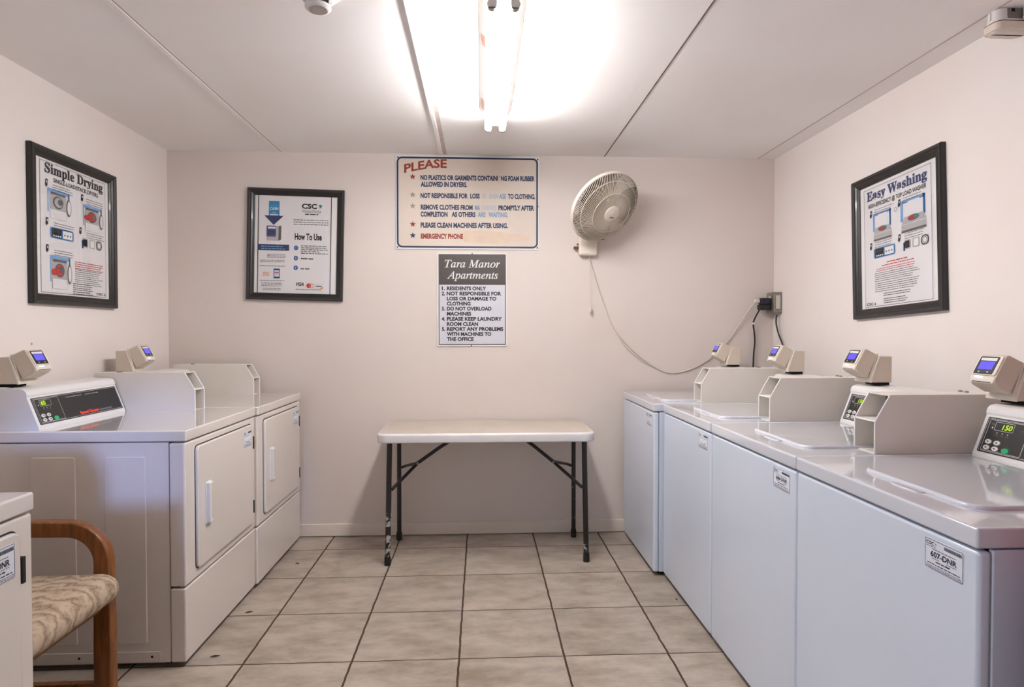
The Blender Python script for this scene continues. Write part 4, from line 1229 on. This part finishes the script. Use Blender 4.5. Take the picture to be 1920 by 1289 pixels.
def prof_front(q):      # r, h of the front guard for q in 0..1 (rim to hub)
    r = R * (1 - q) + 0.045 * q
    return r, 0.012 + 0.068 * sin(min(1, q * 1.35) * pi / 2)
def prof_rear(q):
    r = R * (1 - q) + 0.060 * q
    return r, -0.008 - 0.062 * sin(min(1, q * 1.5) * pi / 2)
for nm, pf, mtr, wr in (('front_guard', prof_front, 'fan_wire', 0.0018), ('rear_guard', prof_rear, 'fan_dusty_shaded', 0.0019)):
    mb = MB()
    NW = 120
    for k in range(NW):
        t0 = 2 * pi * k / NW
        q0 = 0.0
        pts = []
        for j in range(8):
            q = j / 7
            r, h = pf(q); pts.append(fp(r, t0 + q * 0.35, h))
        mb.tube(pts, wr, mtr, n=4)
    for q in (0.20, 0.55):
        r, h = pf(q); mb.tube([fp(r, 2 * pi * j / 48, h + 0.001) for j in range(48)], 0.0022, mtr, n=5, closed=True)
    mb.build(nm, fan)
mb = MB(); mb.lathe([(R - 0.002, -0.012), (R + 0.003, -0.011), (R + 0.0045, 0.000), (R + 0.003, 0.011), (R - 0.002, 0.012), (R - 0.004, 0.000), (R - 0.002, -0.012)], fc, ax, 'fan_plastic', n=64, cap0=False, cap1=False); mb.build('guard_rim', fan)
mb = MB(); r, h = prof_front(1.0)
mb.lathe([(0.050, h - 0.006), (0.050, h + 0.002), (0.046, h + 0.006), (0.0, h + 0.008)], fc, ax, 'fan_plastic', n=32, cap1=False)
fcap = Fr(fc + ax * (h + 0.0085), ux, uy)
mb.poly(fcap, [(-0.030, -0.026), (-0.027, -0.030), (0.030, 0.026), (0.027, 0.030)], 'print_white', 0.0012)
mb.rect(fcap, -0.012, -0.024, 0.020, -0.018, 'print_grey', 0.0012)
mb.build('badge', fan)
mb = MB(); mb.lathe([(0.0, 0.045), (0.03, 0.040), (0.036, 0.02), (0.036, -0.02)], fc, ax, 'fan_blade', n=20, cap0=False); mb.build('hub', fan)
for k in range(3):
    mb = MB(); pts0 = []; pts1 = []
    for j in range(7):
        r = 0.032 + (0.212 - 0.032) * j / 6
        half = 0.50 + 0.46 * sin(pi * min(1, 0.25 + 0.62 * j / 6))
        row = []
        for i in range(7):
            s_ = i / 6 - 0.5
            tt = 2 * pi * k / 3 + s_ * 2 * half + 0.2
            row.append((fp(r, tt, 0.006 + s_ * 0.045), fp(r, tt, 0.003 + s_ * 0.045)))
        pts0.append([a for a, _ in row]); pts1.append([b for _, b in row])
    for pts, fl in ((pts0, False), (pts1, True)):
        vs = [p for rw in pts for p in rw]
        fs_ = []
        for j in range(6):
            for i in range(6):
                f_ = [j * 7 + i, j * 7 + i + 1, (j + 1) * 7 + i + 1, (j + 1) * 7 + i]
                fs_.append(f_[::-1] if fl else f_)
        mb.add(vs, fs_, 'fan_blade', True)
    mb.build('blade', fan)
# power cord along the wall to the outlet
def smooth_path(P, n=8):
    P = [Vector(p) for p in P]; out = []
    for i in range(len(P) - 1):
        p0, p1, p2, p3 = P[max(i - 1, 0)], P[i], P[i + 1], P[min(i + 2, len(P) - 1)]
        for k in range(n):
            t = k / n
            out.append(0.5 * ((2 * p1) + (p2 - p0) * t + (2 * p0 - 5 * p1 + 4 * p2 - p3) * t * t + (3 * p1 - p0 - 3 * p2 + p3) * t ** 3))
    out.append(P[-1]); return out
fo = Vector((0.678, YB - 0.001, 1.86))
cp = [(0.690, 3.885, 1.775), (0.700, 3.89, 1.72), (0.767, 3.893, 1.516), (0.843, 3.893, 1.326), (0.946, 3.893, 1.196), (1.068, 3.893, 1.094), (1.196, 3.893, 1.028), (1.328, 3.893, 1.041),
      (1.467, 3.893, 1.110), (1.589, 3.890, 1.225), (1.700, 3.875, 1.400), (1.732, 3.850, 1.455), (1.750, 3.835, 1.482)]
mb = MB(); mb.tube([p - fo for p in smooth_path(cp)], 0.0038, 'cord_white', n=7)
mb.tube([p - fo for p in smooth_path([(0.86, 3.893, 1.300), (0.93, 3.893, 1.19), (1.03, 3.893, 1.105), (1.12, 3.893, 1.062)])], 0.0034, 'cord_white', n=7)
mb.box(1.742 - fo.x, 1.772 - fo.x, 3.820 - fo.y, 3.848 - fo.y, 1.474 - fo.z, 1.498 - fo.z, 'cord_white', bev=0.005)
mb.build('power_cord', fan, 'white cord drooping along the wall to the outlet')

# ------------------------------------------------------------------ outlet box in the back right corner
ob = thing('outlet_box', (XR - 0.001, 3.835, 1.475), 'galvanised metal outlet box in the far right corner above the washers', 'electrical outlet', rz=RIGHT)
mb = MB(); mb.box(-0.050, 0.050, -0.052, 0, -0.066, 0.066, 'galvanised', bev=0.004); mb.build('box', ob)
mb = MB(); mb.box(-0.044, 0.044, -0.055, -0.0515, -0.060, 0.060, 'galvanised', bev=0.0015)
for dz in (-0.025, 0.025): mb.lathe([(0.017, 0), (0.017, 0.003)], (0, -0.055, dz), (0, -1, 0), 'outlet_plate', n=18)
mb.build('cover_plate', ob)
mb = MB(); mb.box(0.0505, 0.0525, -0.040, -0.012, -0.040, 0.045, 'outlet_plate', bev=0.0008); mb.build('side_plate', ob)
# black plugs and their cords
pc = tag(bpy.data.objects.new('power_cord', None), 'black plug and cord hanging straight down from the outlet box, with a white tie', 'cord', 'black machine cords at the outlet'); C.objects.link(pc)
pc.location = (1.80, 3.835, 1.445)
mb = MB(); mb.box(-0.034, 0.041, -0.022, 0.022, -0.016, 0.020, 'cord_black', bev=0.008); mb.box(-0.026, 0.041, -0.024, 0.022, 0.018, 0.060, 'plug_navy', bev=0.008); mb.build('plug', pc)
mb = MB(); mb.tube(smooth_path([(-0.022, 0.0, -0.008), (-0.042, 0.02, -0.06), (-0.050, 0.035, -0.10), (-0.040, 0.042, -0.16), (-0.036, 0.042, -0.22), (-0.042, 0.042, -0.29), (-0.045, 0.042, -0.37), (-0.045, 0.042, -0.46), (-0.045, 0.0, -0.55)]), 0.0052, 'cord_black', n=8); mb.build('cord', pc)
mb = MB(); mb.tube([(-0.050, 0.035, -0.095), (-0.0485, 0.037, -0.107)], 0.0070, 'print_white', n=8); mb.build('cable_tie', pc)
pc2 = tag(bpy.data.objects.new('power_cord', None), 'black cord dropping from beneath the outlet box behind a card reader', 'cord', 'black machine cords at the outlet'); C.objects.link(pc2)
pc2.location = (1.872, 3.80, 1.409)
mb = MB(); mb.tube(smooth_path([(0, 0, 0.0), (-0.006, 0.0, -0.06), (0.0, -0.02, -0.13), (0.008, -0.05, -0.19), (0.012, -0.08, -0.25), (0.010, -0.10, -0.33), (0.008, -0.11, -0.45)]), 0.0048, 'cord_black', n=8); mb.build('cord', pc2)
mb = MB(); mb.tube([(0, 0, 0.001), (0, 0, -0.012)], 0.009, 'galvanised', n=10); mb.build('clamp', pc2)

# ------------------------------------------------------------------ ceiling light
LXc = 0.073
lamp = thing('ceiling_light', (LXc, 1.95, CEIL), 'long white fluorescent strip light with bare glowing tubes on the ceiling', 'ceiling light')
mb = MB()
y0, y1 = 0.0, 1.205
mb.prism([(-0.080, -0.0005), (-0.080, -0.006), (-0.049, -0.058), (0.049, -0.058), (0.080, -0.006), (0.080, -0.0005)], lambda a, c, t: (a, t, c), y0 + 0.002, y1 - 0.07, 'lamp_shaded', bev=0.0015)
mb.box(-0.030, 0.030, y0, y1 - 0.004, -0.066, -0.010, 'lamp_metal', bev=0.002)
o = mb.build('housing', lamp)
mb = MB()
frl = Fr((-0.0808, 0, -0.006), (0, -1, 0), (-0.031, 0, 0.052))
for q0, q1 in ((0.30, 0.40), (0.92, 1.06)):
    mb.poly(frl, [(-q0, -0.045), (-q0 - 0.03, -0.014), (-q1, -0.024), (-q1 + 0.02, -0.050)], 'lamp_rust', 0.0006)
mb.build('rust_stain', o, 'rusty spots on the side of the light housing')
for sx_ in (-0.036, 0.036):
    for ya, yb in ((0.008, 1.212),):
        mb = MB(); mb.tube([(sx_, ya + 0.02, -0.080), (sx_, yb - 0.02, -0.080)], 0.0165, 'tube_glow', n=14)
        tb_ = mb.build('fluorescent_tube', lamp)
        for yy in (ya, yb - 0.02):
            mb = MB(); mb.lathe([(0.0168, 0), (0.0168, 0.020)], (sx_, yy, -0.080), (0, 1, 0), 'galvanised', n=14)
            mb.build('end_cap', tb_)
    for yy in (0.002, 1.216):
        mb = MB(); mb.box(sx_ - 0.014, sx_ + 0.014, yy - 0.006, yy + 0.006, -0.092, -0.050, 'lamp_metal', bev=0.003); mb.build('tube_socket', lamp)

# ------------------------------------------------------------------ smoke detector
sd = thing('smoke_detector', (-0.528, 2.045, CEIL), 'round white smoke detector on the ceiling at the top edge, left of the strip light', 'smoke detector')
mb = MB(); mb.lathe([(0.078, -0.0005), (0.078, -0.012), (0.070, -0.022), (0.058, -0.026)], (0, 0, 0), (0, 0, 1), 'detector_white', n=36); mb.build('base', sd)
mb = MB(); mb.lathe([(0.052, -0.026), (0.055, -0.034), (0.050, -0.040), (0.041, -0.043)], (0, 0, 0), (0, 0, 1), 'detector_white', n=36)
mb.lathe([(0.036, -0.043), (0.036, -0.062)], (0, 0, 0), (0, 0, 1), 'void_black', n=28)
for k in range(6):
    t0 = 2 * pi * k / 6 + 0.3
    mb.box(-0.003, 0.003, 0.036, 0.041, -0.062, -0.042, 'detector_white', M=Matrix.Rotation(t0, 4, 'Z'))
mb.build('vents', sd)
mb = MB(); mb.lathe([(0.041, -0.058), (0.042, -0.064), (0.036, -0.070), (0.030, -0.0715), (0.030, -0.070), (0.0, -0.071)], (0, 0, 0), (0, 0, 1), 'detector_white', n=36, cap1=False)
mb.lathe([(0.029, -0.0722), (0.0, -0.0726)], (0, 0, 0), (0, 0, 1), 'detector_grey', n=28, cap1=False)
mb.build('cap', sd)

# ------------------------------------------------------------------ junction box, top right
el = thing('junction_box', (XR - 0.001, 2.078, CEIL), 'small yellowed white junction box at the top right, just below the ceiling', 'junction box', rz=RIGHT)
def hull(z, g, n=6):
    return [Vector((a, b, z)) for a, b in rrp(-0.036 - g, -0.124 - g, 0.038 + g, -0.0005, 0.024, n)]
mb = MB(); mb.loft([hull(-0.0735, -0.004), hull(-0.072, 0.0), hull(-0.048, 0.001), hull(-0.0465, -0.002)], 'yellowed_plastic'); mb.build('body', el)
mb = MB(); mb.loft([hull(-0.0450, -0.003), hull(-0.030, -0.006), hull(-0.0015, -0.007)], 'detector_white')
for a in (0.30, 0.55, 0.80):
    q = pi + a
    mb.box(-0.004, 0.004, -0.003, 0.003, -0.030, -0.004, 'lamp_metal', bev=0.001, M=Matrix.Translation((0.014 + 0.022 * cos(-q), -0.094 - 0.026 * sin(a * 1.6), -0.001)))
mb.box(0.0300, 0.0335, -0.085, -0.022, -0.042, -0.003, 'case_inside')
mb.box(0.0310, 0.0345, -0.072, -0.060, -0.014, -0.003, 'void_black')
mb.build('housing', el)
mb = MB(); mb.loft([hull(-0.0460, 0.0005), hull(-0.0452, 0.0005)], 'joint_dark'); mb.build('gasket', el)
mb = MB(); mb.loft([hull(-0.0735, -0.006), hull(-0.079, -0.010), hull(-0.080, -0.016)][::-1], 'lens_clear'); mb.build('lens', el)
mb = MB(); mb.tube([(0.046, -0.030, -0.001), (0.046, -0.030, -0.036)], 0.008, 'lamp_metal', n=12); mb.lathe([(0.0, -0.012), (0.009, -0.008), (0.010, 0.0), (0.008, 0.004)], (0.046, -0.030, -0.036), (0, 0, 1), 'lamp_metal', n=14, cap0=False); mb.build('conduit', el)

# ------------------------------------------------------------------ crumbs of dry leaf on the tiles
for i, (x, y, a, lab) in enumerate(((-1.065, 2.850, 0.5, 'dark curled leaf crumb on the floor by the kick panel of the corner dryer'),
                                    (-1.055, 2.467, 0.3, 'dark leaf crumb on the floor by the middle dryer, nearest the camera'),
                                    (0.938, 2.885, 1.9, 'dark crumb on the floor at the foot of the washers'),
                                    (-1.02, 3.44, 0.2, 'tiny dark speck on the floor near the back wall, beside the corner dryer'))):
    mb = MB()
    s = 0.012 if i < 2 else 0.007
    rings = []
    for k, q in enumerate((0.15, 0.8, 1.0, 0.7, 0.1)):
        c = Vector(((k - 2) * s * 0.8, 0.002 * sin(k), 0.0035))
        rings.append([c + Vector((0, cos(2 * pi * j / 6) * s * 0.32 * q, sin(2 * pi * j / 6) * 0.0032 * q)) for j in range(6)])
    mb.loft(rings, 'crumb_brown')
    o = mb.build('leaf_crumb'); o.location = (x, y, 0); o.rotation_euler = (0, 0, a)
    tag(o, lab, 'debris', 'crumbs on the floor')
